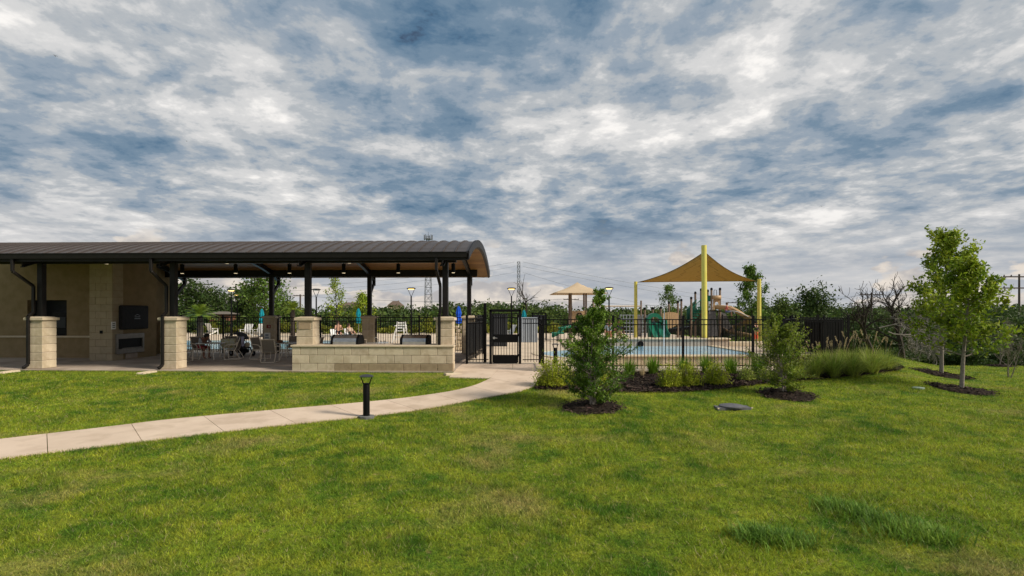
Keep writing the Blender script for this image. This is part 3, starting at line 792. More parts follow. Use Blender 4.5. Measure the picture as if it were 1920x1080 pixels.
enclosure('equipment_enclosure', 'black panelled box added to darken the fence behind the feathery grass mound', (1540, 1580), 27.2, 1.66, BLACK, 1.6)  # invented backing box, black so the pickets in front read denser and darker
enclosure('equipment_enclosure', 'dark charcoal equipment box beside the mesh screen', (880, 905), 31, 1.85, DGREY, 1.2)
t = thing('black_frame', 'black metal frame gate rising behind the grey equipment box', 'gate', (WX(998, 40), 40, 0))
for x in (0, 1.02): MB().box((x, 0, 1.0), (.1, .1, 2.0)).build('post', BLACK, t)
MB().box((.51, 0, 2.02), (1.1, .1, .08)).build('rail', BLACK, t); MB().box((.51, 0, 1.5), (.95, .03, .8)).build('panel', DGREY, t)
t = thing('limestone_rubble', 'pale rough limestone wall standing behind the pavilion corner', 'wall', (WX(866, 29.5), 29.5, 0))
for r_ in range(7):
    for c_ in range(3):
        MB().box(((c_-1)*.27+random.uniform(-.05, .05)+(r_ % 2)*.08, random.uniform(-.04, .04), .1+r_*.19), (.26, .4, .18), .03, rz=random.uniform(-.1, .1)).build('stone', STONE, t)

# ------------------------------------------------------------------ lamps
def lamp_meshes(h, k):
    return (MB().tube([(0, 0, 0), (0, 0, h-.62)], [.065, .05], 10).mesh('pole', BLACK, True),
            MB().lathe([(.14, 0), (.14, .03), (.08, .06), (.08, .3), (.06, .33)], 12).mesh('base', BLACK, True),
            [MB().tube([(s*.03, 0, h-.62), (s*.12, 0, h-.42), (s*.25, 0, h-.1)], .02, 6).mesh('arm', BLACK, True) for s in (-1, 1)],
            MB().lathe([(.33, h-.1), (.33, h-.06), (.2, h-.01), (0, h)], 20).mesh('lamp_head', BLACK, True),
            MB().lathe([(.2, h-.16), (.24, h-.105)], 14).mesh('lens', LAMPON if k else GLASS))
LM = {True: lamp_meshes(3.9, True), False: lamp_meshes(3.9, False)}
for px, py, on, lb in ((288, 554, False, 'unlit black post lamp in front of the tan-roofed house'), (434, 542, True, 'lit black post lamp rising behind the stroller'), (445, 551, True, 'lit black post lamp set farther back beside the one behind the stroller'),
                   (593, 541, False, 'unlit black post lamp close to the counter-end column'), (771, 539, True, 'lit black post lamp between the lattice tower and the lifeguard chair'), (959, 539, True, 'lit black post lamp standing behind the gate'), (1142, 538, True, 'lit black post lamp between the tan canopy and yellow post')):
    Y = 1.87*F/(HY-py); t = thing('post_lamp', lb, 'lamp', (WX(px, Y), Y, -.1), 0, 'post lamps around the pool'); t.location.z = 0
    p, b, a, h, l = LM[on]
    obj('pole', p, t); obj('base', b, t)
    for q in a: obj('arm', q, t)
    hd = obj('lamp_head', h, t); obj('lens', l, hd)
def bollard(loc, s, label):
    t = thing('bollard_light', label, 'bollard', loc)
    t.scale = (s, s, s)
    MB().lathe([(.078, 0), (.078, .74), (.074, .76)], 24).build('body', BLACK, t, True)
    MB().lathe([(.06, .755), (.072, .78), (.05, .80), (0, .80)], 24).build('collar', BLACK, t, True)
    for a in (0, math.pi/2*2):
        c = math.cos(a); MB().tube([(c*.06, 0, .75), (c*.10, 0, .86), (c*.135, 0, .955)], [.016, .013, .012], 8).build('arm', BLACK, t, True)
    c = 0
    MB().lathe([(.16, .95), (.165, .962), (.13, .985), (.07, 1.0), (0, 1.005)], 28).build('cap', mat('bollard_cap', (.035, .038, .045), rough=.45), t, True)
    MB().lathe([(.19, -.06), (.19, .025), (.17, .03), (0, .03)], 9).build('footing', mat('footing', (.1, .1, .1), (.16, .16, .155), scale=9, rough=.9), t)
bx, by = gp(687, 784)
bollard((bx, by, g(bx, by)+.03), 1.0*by/12.8, 'black bollard light at the lawn edge of the curved path')
bollard((WX(1041, 21.5), 21.5, 0), .82, 'black bollard light inside the fence by the splash pool')

# ------------------------------------------------------------------ shade sail
def sail():
    t = thing('shade_sail', 'tan triangular shade sail stretched between three yellow posts', 'shade sail', (0, 0, 0))
    YP, YS = 28.35, 34.
    A = Vector(W(1321, 472, YP)); B = Vector(W(1197, 529, YS)); C = Vector(W(1418, 527, YS))
    Dk = Vector(((B.x+C.x)/2, YS+4.5, A.z-.3))
    for nm, px, pt, Y, r, zb in (('post', 1321, 460, YP, .135, .7), ('post', 1192, 528, YS, .10, 0), ('post', 1423.5, 523, YS, .115, 0)):
        top = W(px, pt, Y); MB().tube([(top[0], Y, zb), (top[0]-.03 if Y == YP else top[0], Y, top[2])], [r*1.06, r], 16).build(nm, YEL, t, True)
        MB().lathe([(r*1.8, 0), (r*1.8, .03)], 12, (top[0], Y, zb)).build('base_plate', YEL, t)
    n = 20; vs = []; idx = {}
    cen = (A+B+C)/3
    for i in range(n+1):
        for j in range(n+1-i):
            a, b = i/n, j/n; c = 1-a-b
            p = A*a+B*b+C*c
            # edges pulled inwards, sheet sagging
            p += (cen-p)*(.42*(a*b+a*c)*1.0 + .03*b*c)*1.0
            p.z -= .55*(a*b+a*c)*(1-.3*a)
            idx[(i, j)] = len(vs); vs.append(tuple(p))
    fs = []
    for i in range(n):
        for j in range(n-i):
            fs.append((idx[(i, j)], idx[(i+1, j)], idx[(i, j+1)]))
            if j < n-i-1: fs.append((idx[(i+1, j)], idx[(i+1, j+1)], idx[(i, j+1)]))
    o = MB().add(vs, fs).build('sail_cloth', SAIL, t, True)
    sm = o.modifiers.new('thick', 'SOLIDIFY'); sm.thickness = .006
    for P, px, pt, Y in ((A, 1321, 466, YP), (B, 1192, 530, YS), (C, 1423.5, 525, YS)):
        MB().tube([P, W(px, pt, Y)], .016, 6).build('cable', BLACK, t)
    edge = MB()
    for key in (lambda k: (k, 0), lambda k: (k, n-k), lambda k: (0, k)):
        edge.tube([vs[idx[key(k)]] for k in range(n+1)], .016, 5)
    seam = MB()
    for c_ in (5, 10, 15):
        seam.tube([tuple(Vector(vs[idx[(k, round(c_/n*(n-k)))]])-Vector((0, .012, 0))) for k in range(n)], .010, 4)
    seam.build('seam', mat('seam', (.27, .18, .06), rough=.9), t)
    edge.build('edge_binding', mat('binding', (.1, .07, .03), rough=.8), t)
sail()

# ------------------------------------------------------------------ playground
def toddler_canopy():
    Y = 41; cx = WX(1082.5, Y); w = 1.98; ze = EYE-(551-HY)/F*Y+.0; za = EYE-(529-HY)/F*Y
    t = thing('playground_canopy', 'small play structure under a tan pyramid canopy', 'playground', (cx, Y, 0))
    n = 10; vs = []
    for i in range(n+1):
        for j in range(n+1):
            u, v = 2*i/n-1, 2*j/n-1; r = max(abs(u), abs(v))
            vs.append((u*w, v*w, (ze+(za-ze)*(1-r)**1.0 - .12*math.sin(math.pi*r)*(1-.6*min(abs(u), abs(v))))))
    fs = [(i*(n+1)+j, (i+1)*(n+1)+j, (i+1)*(n+1)+j+1, i*(n+1)+j+1) for i in range(n) for j in range(n)]
    o = MB().add(vs, fs).build('canopy', TANCL, t, True); sm = o.modifiers.new('thick', 'SOLIDIFY'); sm.thickness = .03
    for x in (-.55, .58):
        for y in (-.6, .6): MB().tube([(x, y, 0), (x, y, ze+.45)], .07, 10).build('post', POSTBR, t)
    pr = [(-.5, 1.35), (.52, 1.35), (.52, 2.16), (.38, 2.2), (.2, 2.16), (0, 2.22), (-.2, 2.16), (-.36, 2.2), (-.5, 2.16)]
    n = len(pr); vs = [(x, -.62, z) for x, z in pr]+[(x, -.58, z) for x, z in pr]
    MB().add(vs, [tuple(range(n)), tuple(range(2*n-1, n-1, -1))]+[(i, n+i, n+(i+1) % n, (i+1) % n) for i in range(n)]).build('play_panel', TANPL, t)
    for cx_, cz, r in ((.08, 1.86, .17), (.2, 1.72, .14), (-.05, 1.70, .12)):
        MB().tube([(cx_+r*math.cos(a), -.64, cz+r*math.sin(a)) for a in np.linspace(0, 2*math.pi, 15)], .045, 6).build('panel_ring', BLACK, t)
    MB().box((0, 0, .95), (1.25, 1.25, .08), .01).build('platform', BLACK, t)
    sl = [(-.55, -.6, 1.0), (-1.1, -.7, .85), (-1.6, -.9, .4), (-2.0, -1.0, .25)]
    for k in (0, 1):
        pts = sl
    vs = []
    for x, y, z in sl: vs += [(x, y-.3, z+.2), (x, y-.28, z), (x, y+.28, z), (x, y+.3, z+.2)]
    o = MB().add(vs, [(k*4+j, k*4+j+1, k*4+j+5, k*4+j+4) for k in range(3) for j in range(3)]).build('slide', GRNPL, t, True); sm = o.modifiers.new('thick', 'SOLIDIFY'); sm.thickness = .04
    t2 = thing('swing_frame', 'tan tubular swing frame crossbar beside the toddler canopy', 'swing', (WX(1150, 44), 44, 0))
    zb = EYE-(574-HY)/F*44; xl, xr = WX(1112, 44)-WX(1150, 44), WX(1202, 44)-WX(1150, 44)
    MB().tube([(xl, 0, zb), (xr, 0, zb)], .06, 8).build('crossbar', FRAME, t2)
    for x in (xl, xr): MB().tube([(x, 0, 0), (x, 0, zb+.45)], .07, 8).build('post', POSTBR, t2)
    for x in (xl+1.2, xl+2.2):
        for s in (-.2, .2): MB().tube([(x+s, 0, zb), (x+s, 0, .6)], .012, 5).build('chain', BLACK, t2)
        MB().box((x, 0, .58), (.48, .18, .03), .01).build('seat', BLACK, t2)
toddler_canopy()
t = thing('spring_rider', 'green plastic seat rider on a steel spring near the splash pool', 'rider', (WX(1046, 38), 38, 0))
MB().box((0, 0, .62), (.9, .5, .12), .04).build('seat', GRNPL, t); MB().box((.3, 0, 1.0), (.55, .5, .1), .03).build('canopy', GRNPL, t)
MB().bar((.1, 0, .66), (.35, 0, 1.0), .08).build('stem', GRNPL, t)
MB().tube([(.12*math.cos(a), .12*math.sin(a), .05+a*.016) for a in np.linspace(0, 32, 80)], .02, 5).build('spring', BLACK, t)

def playground():
    Y = 40.; X = lambda px: WX(px, Y); Z = lambda py: EYE-(py-HY)/F*Y
    x0 = X(1290)
    t = thing('playground_structure', 'large playground structure with green slide, tan tower slide and brown posts', 'playground', (x0, Y, 0))
    x = lambda px: X(px)-x0
    post = lambda px, py, dy=0.: (MB().tube([(x(px), dy, 0), (x(px), dy, Z(py))], .075, 10).build('post', POSTBR, t, True), MB().lathe([(.09, -.12), (.09, .02), (.05, .06), (0, .07)], 10, (x(px), dy, Z(py))).build('post_cap', BLACK, t, True))
    for a in ((1209, 578, 0), (1239, 576, 0), (1232, 577, 1.2), (1263, 566, 1.2), (1271, 565, 0), (1287, 561, 1.2), (1296, 558, 0), (1314, 547, 1.2), (1325, 541, 1.2), (1334, 541, 0), (1339, 543, 1.3), (1350, 541, 0)): post(*a)
    def panel(nm, m, pts, y, th=.06):
        n = len(pts); vs = [(x(a), y-th/2, Z(b)) for a, b in pts]+[(x(a), y+th/2, Z(b)) for a, b in pts]
        return MB().add(vs, [tuple(range(n)), tuple(range(2*n-1, n-1, -1))]+[(i, n+i, n+(i+1) % n, (i+1) % n) for i in range(n)]).build(nm, m, t)
    # green double slide facing the pool with an arched hood
    hood = [(1211, 604)]+[(1225+14*math.cos(a), 600-13*math.sin(a)) for a in np.linspace(math.pi, 0, 11)]+[(1239, 604), (1234, 604)]+[(1225+9*math.cos(a), 602-8*math.sin(a)) for a in np.linspace(0, math.pi, 9)]+[(1216, 604)]
    panel('slide_hood', GRNPL, hood, -.15, .5)
    vs = []
    for (dy, z) in ((-.1, Z(604)), (-.7, Z(612)), (-1.5, Z(625)), (-2.1, Z(632)+.05)):
        for px, dz in ((1210, .25), (1212, 0), (1224, 0), (1225, .15), (1226, 0), (1240, 0), (1242, .25)): vs.append((x(px), dy, z+dz))
    o = MB().add(vs, [(k*7+j, k*7+j+1, k*7+j+8, k*7+j+7) for k in range(3) for j in range(6)]).build('double_slide', GRNPL, t, True); o.modifiers.new('thick', 'SOLIDIFY').thickness = .05
    for px in (1211, 1241): panel('slide_side', GRNPL, [(px-2, 600), (px+2, 600), (px+4, 631), (px-1, 631)], -.9, .5)
    # curved tan boarded bridge panel
    for k in range(7):
        a, b = 1242+k*4.2, 1242+(k+1)*4.2-.5; c = 587-2*math.sin(math.pi*k/6); panel('bridge_board', TANPL, [(a, c), (b, c), (b, 620-k*1.7), (a, 620-k*1.7)], -.05-.06*math.sin(math.pi*k/6))
    panel('deck', BLACK, [(1238, 619), (1300, 612), (1300, 616), (1238, 626)], .6, 1.3)
    # green stair with rails
    for k in range(6): panel('stair_tread', GRNPL, [(1298+k*4, 600-k*5), (1303+k*4, 600-k*5), (1303+k*4, 602-k*5), (1298+k*4, 602-k*5)], .6, 1.1)
    for dy in (.05, 1.1):
        MB().tube([(x(1297), dy, Z(578)), (x(1316), dy, Z(561))], .03, 6).build('stair_rail', GRNPL, t)
        for k in range(8): px = 1297+k*2.6; MB().tube([(x(px), dy, Z(600-k*2.6)), (x(px), dy, Z(578-k*2.3))], .014, 5).build('baluster', GRNPL, t)
    panel('mesh_wall', mat('green_mesh', (.01, .06, .05), rough=.6), [(1297, 580), (1312, 566), (1312, 604), (1297, 606)], 1.15, .03)
    panel('green_panel', GRNPL, [(1325.5, 554), (1333.5, 554), (1333.5, 565), (1325.5, 565)], .1)
    for k in range(4): MB().tube([(x(1326+2.4*k), .05, Z(582)), (x(1326+2.4*k), .05, Z(565))], .015, 5).build('baluster', GRNPL, t)
    panel('tower_deck', BLACK, [(1312, 582), (1352, 582), (1352, 584), (1312, 584)], .6, 1.4)
    # tan hooded tower entry
    ring = [(x(1343.5)+.32*math.cos(a), .1-.3*math.sin(a)) for a in np.linspace(math.pi, 0, 13)]
    vs = [(a, b, z) for z in (Z(554), Z(561.5)) for a, b in ring]
    o = MB().add(vs, [(i, i+1, 14+i, 13+i) for i in range(12)]).build('tower_hood', TANPL, t, True); o.modifiers.new('thick', 'SOLIDIFY').thickness = .05
    arch = [(1337, 582), (1337, 563)]+[(1343.5+6.5*math.cos(a), 563-3*math.sin(a)) for a in np.linspace(math.pi, 0, 7)]+[(1350, 582), (1347, 582)]+[(1343.5+3.4*math.cos(a), 569-3*math.sin(a)) for a in np.linspace(0, math.pi, 7)]+[(1340, 582)]
    panel('tower_entry', TANPL, arch, -.02, .08)
    MB().tube([(x(1341), .3, Z(560))]+[(x(1344+2.4*math.cos(a)), .3, Z(545-2*math.sin(a))) for a in np.linspace(math.pi, 0, 7)]+[(x(1347), .3, Z(560))], .02, 6).build('grab_hoop', BLACK, t)
    # tan winding slide
    cl = [(1341, 580, -.1), (1350, 580, -.4), (1361, 583, -.9), (1373, 591, -1.3), (1384, 600, -1.5), (1392, 606, -1.1), (1395, 611, -.2), (1388, 617, .7), (1377, 620, .8), (1368, 622, .3), (1370, 627, -.5), (1382, 630, -1.0), (1397, 634, -1.2)]
    P = [Vector((x(a), dy, max(Z(b), .25))) for a, b, dy in cl]
    Q = []
    for i in range(len(P)-1):
        for s in range(4):
            u = s/4; p0, p1, p2, p3 = P[max(i-1, 0)], P[i], P[i+1], P[min(i+2, len(P)-1)]
            Q.append(.5*((2*p1)+(p2-p0)*u+(2*p0-5*p1+4*p2-p3)*u*u+(3*p1-p0-3*p2+p3)*u**3))
    vs = []
    for i, p in enumerate(Q):
        d = Q[min(i+1, len(Q)-1)]-Q[max(i-1, 0)]; d.z = 0; d.normalize(); nrm = Vector((-d.y, d.x, 0))
        for a in np.linspace(-1.35, 1.35, 7): vs.append(tuple(p+nrm*.36*math.sin(a)+Vector((0, 0, .36*(1-math.cos(a))))))
    o = MB().add(vs, [(k*7+j, k*7+j+1, k*7+j+8, k*7+j+7) for k in range(len(Q)-1) for j in range(6)]).build('winding_slide', TANPL, t, True); o.modifiers.new('thick', 'SOLIDIFY').thickness = .05
    for px, py, dy in ((1375, 594, -1.3), (1392, 608, -.6)): MB().tube([(x(px), dy, 0), (x(px), dy, Z(py))], .06, 8).build('slide_support', POSTBR, t)
    # climbing walls
    rock = mat('rock_panel', (.10, .095, .10), (.19, .18, .18), scale=7, rough=.9, bump=1, bscale=12)
    for pts, dy in (([(1326, 584), (1338, 584), (1342, 630), (1322, 630)], -.3), ([(1352, 584), (1366, 588), (1384, 630), (1352, 630)], .6), ([(1196, 592), (1209, 592), (1209, 632), (1196, 632)], 1.)): panel('climbing_wall', rock, pts, dy, .2)
playground()
t = thing('grey_net_climber', 'grey rope net climbing panel behind the yellow post', 'climber', (WX(1187, 46), 46, 0))
for k in range(9):
    MB().tube([(-1.1+.275*k, 0, 0), (-1.1+.275*k, 0, 1.9)], .03, 5).build('rope', GREYP, t)
for k in range(6): MB().tube([(-1.1, 0, .2+.33*k), (1.1, 0, .2+.33*k)], .03, 5).build('rope', GREYP, t)

# ------------------------------------------------------------------ patio furniture
def chair_meshes():
    d = {}
    side = [MB().tube([(s*.27, -.28, .02), (s*.27, .30, .02), (s*.27, .34, .05), (s*.27, .12, .42), (s*.27, -.28, .44)], .019, 6).mesh('side_frame', FRAME, True) for s in (-1, 1)]
    back = [MB().tube([(s*.26, .12, .40), (s*.255, .22, .62), (s*.25, .33, .95)], .019, 6).mesh('back_rail', FRAME, True) for s in (-1, 1)]
    arm = [MB().tube([(s*.29, .24, .66), (s*.31, .05, .67), (s*.31, -.2, .64), (s*.30, -.29, .55), (s*.28, -.29, .02)], .019, 6).mesh('arm', FRAME, True) for s in (-1, 1)]
    seat = MB().box((0, -.06, .43), (.5, .46, .014)).mesh('seat_sling', SLING)
    bk = MB().add([(-.25, .14, .44), (.25, .14, .44), (.245, .24, .66), (-.245, .24, .66), (.24, .34, .94), (-.24, .34, .94)], [(0, 1, 2, 3), (3, 2, 4, 5)]).mesh('back_sling', SLING)
    bars = [MB().tube([(-.27, y, z), (.27, y, z)], .019, 6).mesh('crossbar', FRAME, True) for y, z in ((.30, .02), (-.28, .44), (.34, .95), (.13, .43))]
    return side+back+arm+[seat, bk]+bars
CH = chair_meshes()
def chair(x, y, rz, label):
    t = thing('patio_chair', label, 'chair', (x, y, 0), rz, 'sling chairs under the pavilion')
    for m in CH: obj(m.name.split('.')[0], m, t)
    return t
def table(x, y, label):
    t = thing('patio_table', label, 'table', (x, y, 0), 0, 'round patio tables')
    MB().lathe([(.58, .70), (.6, .71), (.6, .735), (.58, .74)], 28).build('tabletop', GLASS, t)
    for k in range(4):
        a = math.pi/4+k*math.pi/2; c, s = math.cos(a), math.sin(a)
        MB().tube([(c*.46, s*.46, 0), (c*.34, s*.34, .35), (c*.46, s*.46, .70)], .016, 6).build('leg', FRAME, t, True)
    MB().tube([(.34*math.cos(a), .34*math.sin(a), .35) for a in np.linspace(0, 2*math.pi, 17)], .012, 5).build('ring_brace', FRAME, t)
table(-9.75, 23.8, 'round glass patio table holding a brown hat by the notice pillar')
chair(-9.98, 22.3, R(180+8), 'empty sling chair with its back towards the lawn at the hat table')
chair(-11.05, 23.75, R(70), 'empty sling chair between the hat table and the stroller')
chair(-10.15, 25.1, R(10), 'empty sling chair by the rear fence behind the hat table')
chair(-8.75, 24.0, R(-85), 'sling chair at the hat table half hidden by the counter pillar')
table(-13.15, 23.6, 'round glass patio table where a person sits beside the spout pillar')
chair(-13.75, 22.5, R(180-15), 'sling chair half hidden by the spout pillar near the lawn')
chair(-12.2, 23.7, R(-80), 'sling chair with a lavender towel over its back')
chair(-12.95, 24.75, R(10), 'sling chair loaded with a patterned tote bag')
chair(-14.05, 24.35, R(60), 'sling chair carrying the seated person')
table(-6.0, 23.6, 'round glass patio table behind the grill counter')
chair(-6.3, 22.3, R(180+20), 'sling chair seen over the counter beside the tap')
chair(-4.9, 23.4, R(-100), 'sling chair behind the counter between the two grills')
chair(-7.2, 23.8, R(75), 'sling chair behind the grill near the plaque pillar')
tag(MB().add([(x+.03*math.sin(9*z), y, z) for z in (.55, .7, .85, .97) for x, y in ((-.16, .37), (.16, .37))]+[(-.16, .29, .97), (.16, .29, .97), (-.16, .25, .8), (.16, .25, .8)], [(0, 1, 3, 2), (2, 3, 5, 4), (4, 5, 7, 6), (6, 7, 9, 8), (8, 9, 11, 10)]).build('towel', cloth('lavender', (.42, .42, .58)), None), 'lavender towel hanging over the sling chair back', 'towel')
tw = bpy.data.objects['towel']; tw.location = (-12.2, 23.7, .02); tw.rotation_euler = (0, 0, R(-80)); tw.modifiers.new('thick', 'SOLIDIFY').thickness = .012
t = thing('tote_bag', 'pale patterned tote bag with handles on a sling chair', 'bag', (-12.95, 24.68, .44), R(8))
MB().add([(-.24, -.1, 0), (.24, -.1, 0), (.24, .1, 0), (-.24, .1, 0), (-.29, -.12, .42), (.29, -.12, .42), (.29, .12, .42), (-.29, .12, .42)], [(3, 2, 1, 0), (0, 1, 5, 4), (1, 2, 6, 5), (2, 3, 7, 6), (3, 0, 4, 7), (4, 5, 6, 7)]).build('body', mat('tote', (.5, .52, .5), (.42, .36, .12), scale=9, rough=.9), t)
for s in (-1, 1): MB().tube([(-.12, s*.12, .4), (-.08, s*.12, .6), (.08, s*.12, .6), (.12, s*.12, .4)], .014, 6).build('handle', DGREY, t, True)
t = tag(MB().lathe([(.2, 0), (.2, .012), (.11, .02), (.1, .1), (.06, .12), (0, .12)], 18).build('hat', cloth('brown', (.12, .06, .03)), None, True, (-10.1, 23.55, .742)), 'brown brimmed hat lying on the glass patio table', 'hat')
def stroller():
    t = thing('stroller', 'black folding stroller with hood parked by the rear fence', 'stroller', (-12.75, 25.6, 0), R(60))
    for x, y, r in ((-.28, -.4, .13), (.28, -.4, .13), (-.3, .4, .16), (.3, .4, .16)):
        w = MB().tube([(x+s*.025, y, r) for s in (-1, 1)], r, 14).build('wheel', BLACK, t, True); MB().tube([(x+s*.028, y, r) for s in (-1, 1)], r*.45, 10).build('hub', GREYP, w)
    for s in (-1, 1): MB().tube([(s*.28, -.4, .13), (s*.27, .1, .6), (s*.26, .55, 1.02)], .018, 6).tube([(s*.3, .4, .16), (s*.27, .0, .55)], .016, 6).build('frame', BLACK, t, True)
    MB().tube([(-.26, .55, 1.02), (.26, .55, 1.02)], .022, 8).build('handle', BLACK, t)
    MB().add([(-.22, -.3, .42), (.22, -.3, .42), (.22, .1, .40), (-.22, .1, .40), (.21, .3, .88), (-.21, .3, .88)], [(0, 1, 2, 3), (3, 2, 4, 5)]).build('seat', DGREY, t).modifiers.new('thick', 'SOLIDIFY').thickness = .07
    vs = []
    for a in np.linspace(-.2, 1.5, 7):
        for x in np.linspace(-1, 1, 5): vs.append((x*.25, .3-.45*math.sin(a)*(1-.15*x*x), .75+.38*math.cos(a)*(1-.2*x*x)))
    MB().add(vs, [(k*5+j, k*5+j+1, k*5+j+6, k*5+j+5) for k in range(6) for j in range(4)]).build('hood', mat('hood_cloth', (.05, .055, .06), rough=.9), t, True).modifiers.new('thick', 'SOLIDIFY').thickness = .015
    MB().box((0, .05, .24), (.42, .5, .18), .03).build('basket', BLACK, t)
    MB().box((.16, -.12, .52), (.2, .2, .24), .05).build('blanket', cloth('cream', (.55, .47, .33)), t)
stroller()

# white deck chairs, parasols, lifeguard chair
def adirondack(px, Y, rz, label):
    t = thing('deck_chair', label, 'deck chair', (WX(px, Y), Y, 0), rz, 'white deck chairs by the pool')
    for k in range(5): MB().bar((-.28+.14*k, .1, .32), (-.32+.16*k, .42, 1.08), .12, .025).build('back_slat', WHITE, t)
    for k in range(4): MB().box((0, -.35+.15*k, .42-.03*k), (.62, .13, .025)).build('seat_slat', WHITE, t)
    for s in (-1, 1):
        MB().box((s*.37, -.1, .60), (.12, .7, .03), .008).build('arm', WHITE, t)
        MB().box((s*.33, -.38, .3), (.05, .08, .6)).build('leg', WHITE, t); MB().bar((s*.33, .5, .02), (s*.33, -.3, .38), .04, .1).build('leg', WHITE, t)
adirondack(462, 47, R(-10), 'white slatted deck chair behind the stroller')
adirondack(486, 47, R(-14), 'white slatted deck chair next to the teal parasol by the notice pillar')
adirondack(397, 50, R(150), 'white slatted deck chair beyond the sago palm')
adirondack(956, 44, R(-60), 'white slatted deck chair seen through the gate bars')
def parasol(px, pt, Y, m, label):
    z = EYE-(pt-HY)/F*Y
    t = thing('parasol', label, 'parasol', (WX(px, Y), Y, 0), 0, 'folded parasols round the pool')
    MB().tube([(0, 0, 0), (0, 0, z-.05)], .025, 8).build('pole', WHITE, t)
    n = 16; prof = [(.05, z-1.25), (.15, z-1.2), (.19, z-.95), (.13, z-.7), (.17, z-.5), (.10, z-.15), (.03, z)]
    vs = [(r*(1+.22*(-1)**k)*math.cos(2*math.pi*k/n), r*(1+.22*(-1)**k)*math.sin(2*math.pi*k/n), zz) for r, zz in prof for k in range(n)]
    MB().add(vs, [(i*n+k, i*n+(k+1) % n, (i+1)*n+(k+1) % n, (i+1)*n+k) for i in range(len(prof)-1) for k in range(n)]).build('canopy', m, t)
    MB().lathe([(.3, 0), (.3, .06), (.08, .1), (.04, .3)], 12).build('base', DGREY, t)
parasol(491, 579, 46, TEAL, 'folded teal parasol beside the white deck chairs')
parasol(672, 578, 44, TEAL, 'folded teal parasol beside the sunbathers')
parasol(860, 574, 38, BLUE, 'folded bright blue parasol behind the corner pillar')
parasol(982.5, 581, 45, TEAL, 'folded teal parasol behind the grey equipment box')
t = thing('lifeguard_chair', 'white tall lifeguard chair on the pool deck behind the counter', 'lifeguard chair', (WX(751, 37.5), 37.5, 0))
for sx in (-1, 1):
    for sy in (-1, 1): MB().bar((sx*.48, sy*.45, 0), (sx*.26, sy*.25, 1.42 if sy > 0 else .95), .08).build('leg', WHITE, t)
    MB().box((sx*.33, 0, 1.15), (.08, .6, .05)).build('arm', WHITE, t)
MB().box((0, 0, .8), (.6, .5, .05)).build('seat', WHITE, t)
for z in (.25, .5): MB().box((0, -.4+z*.2, z), (.85-z*.3, .06, .06)).build('rung', WHITE, t)
for k in range(3): MB().box((0, .27, 1.0+.17*k), (.56, .03, .11)).build('back_slat', WHITE, t)

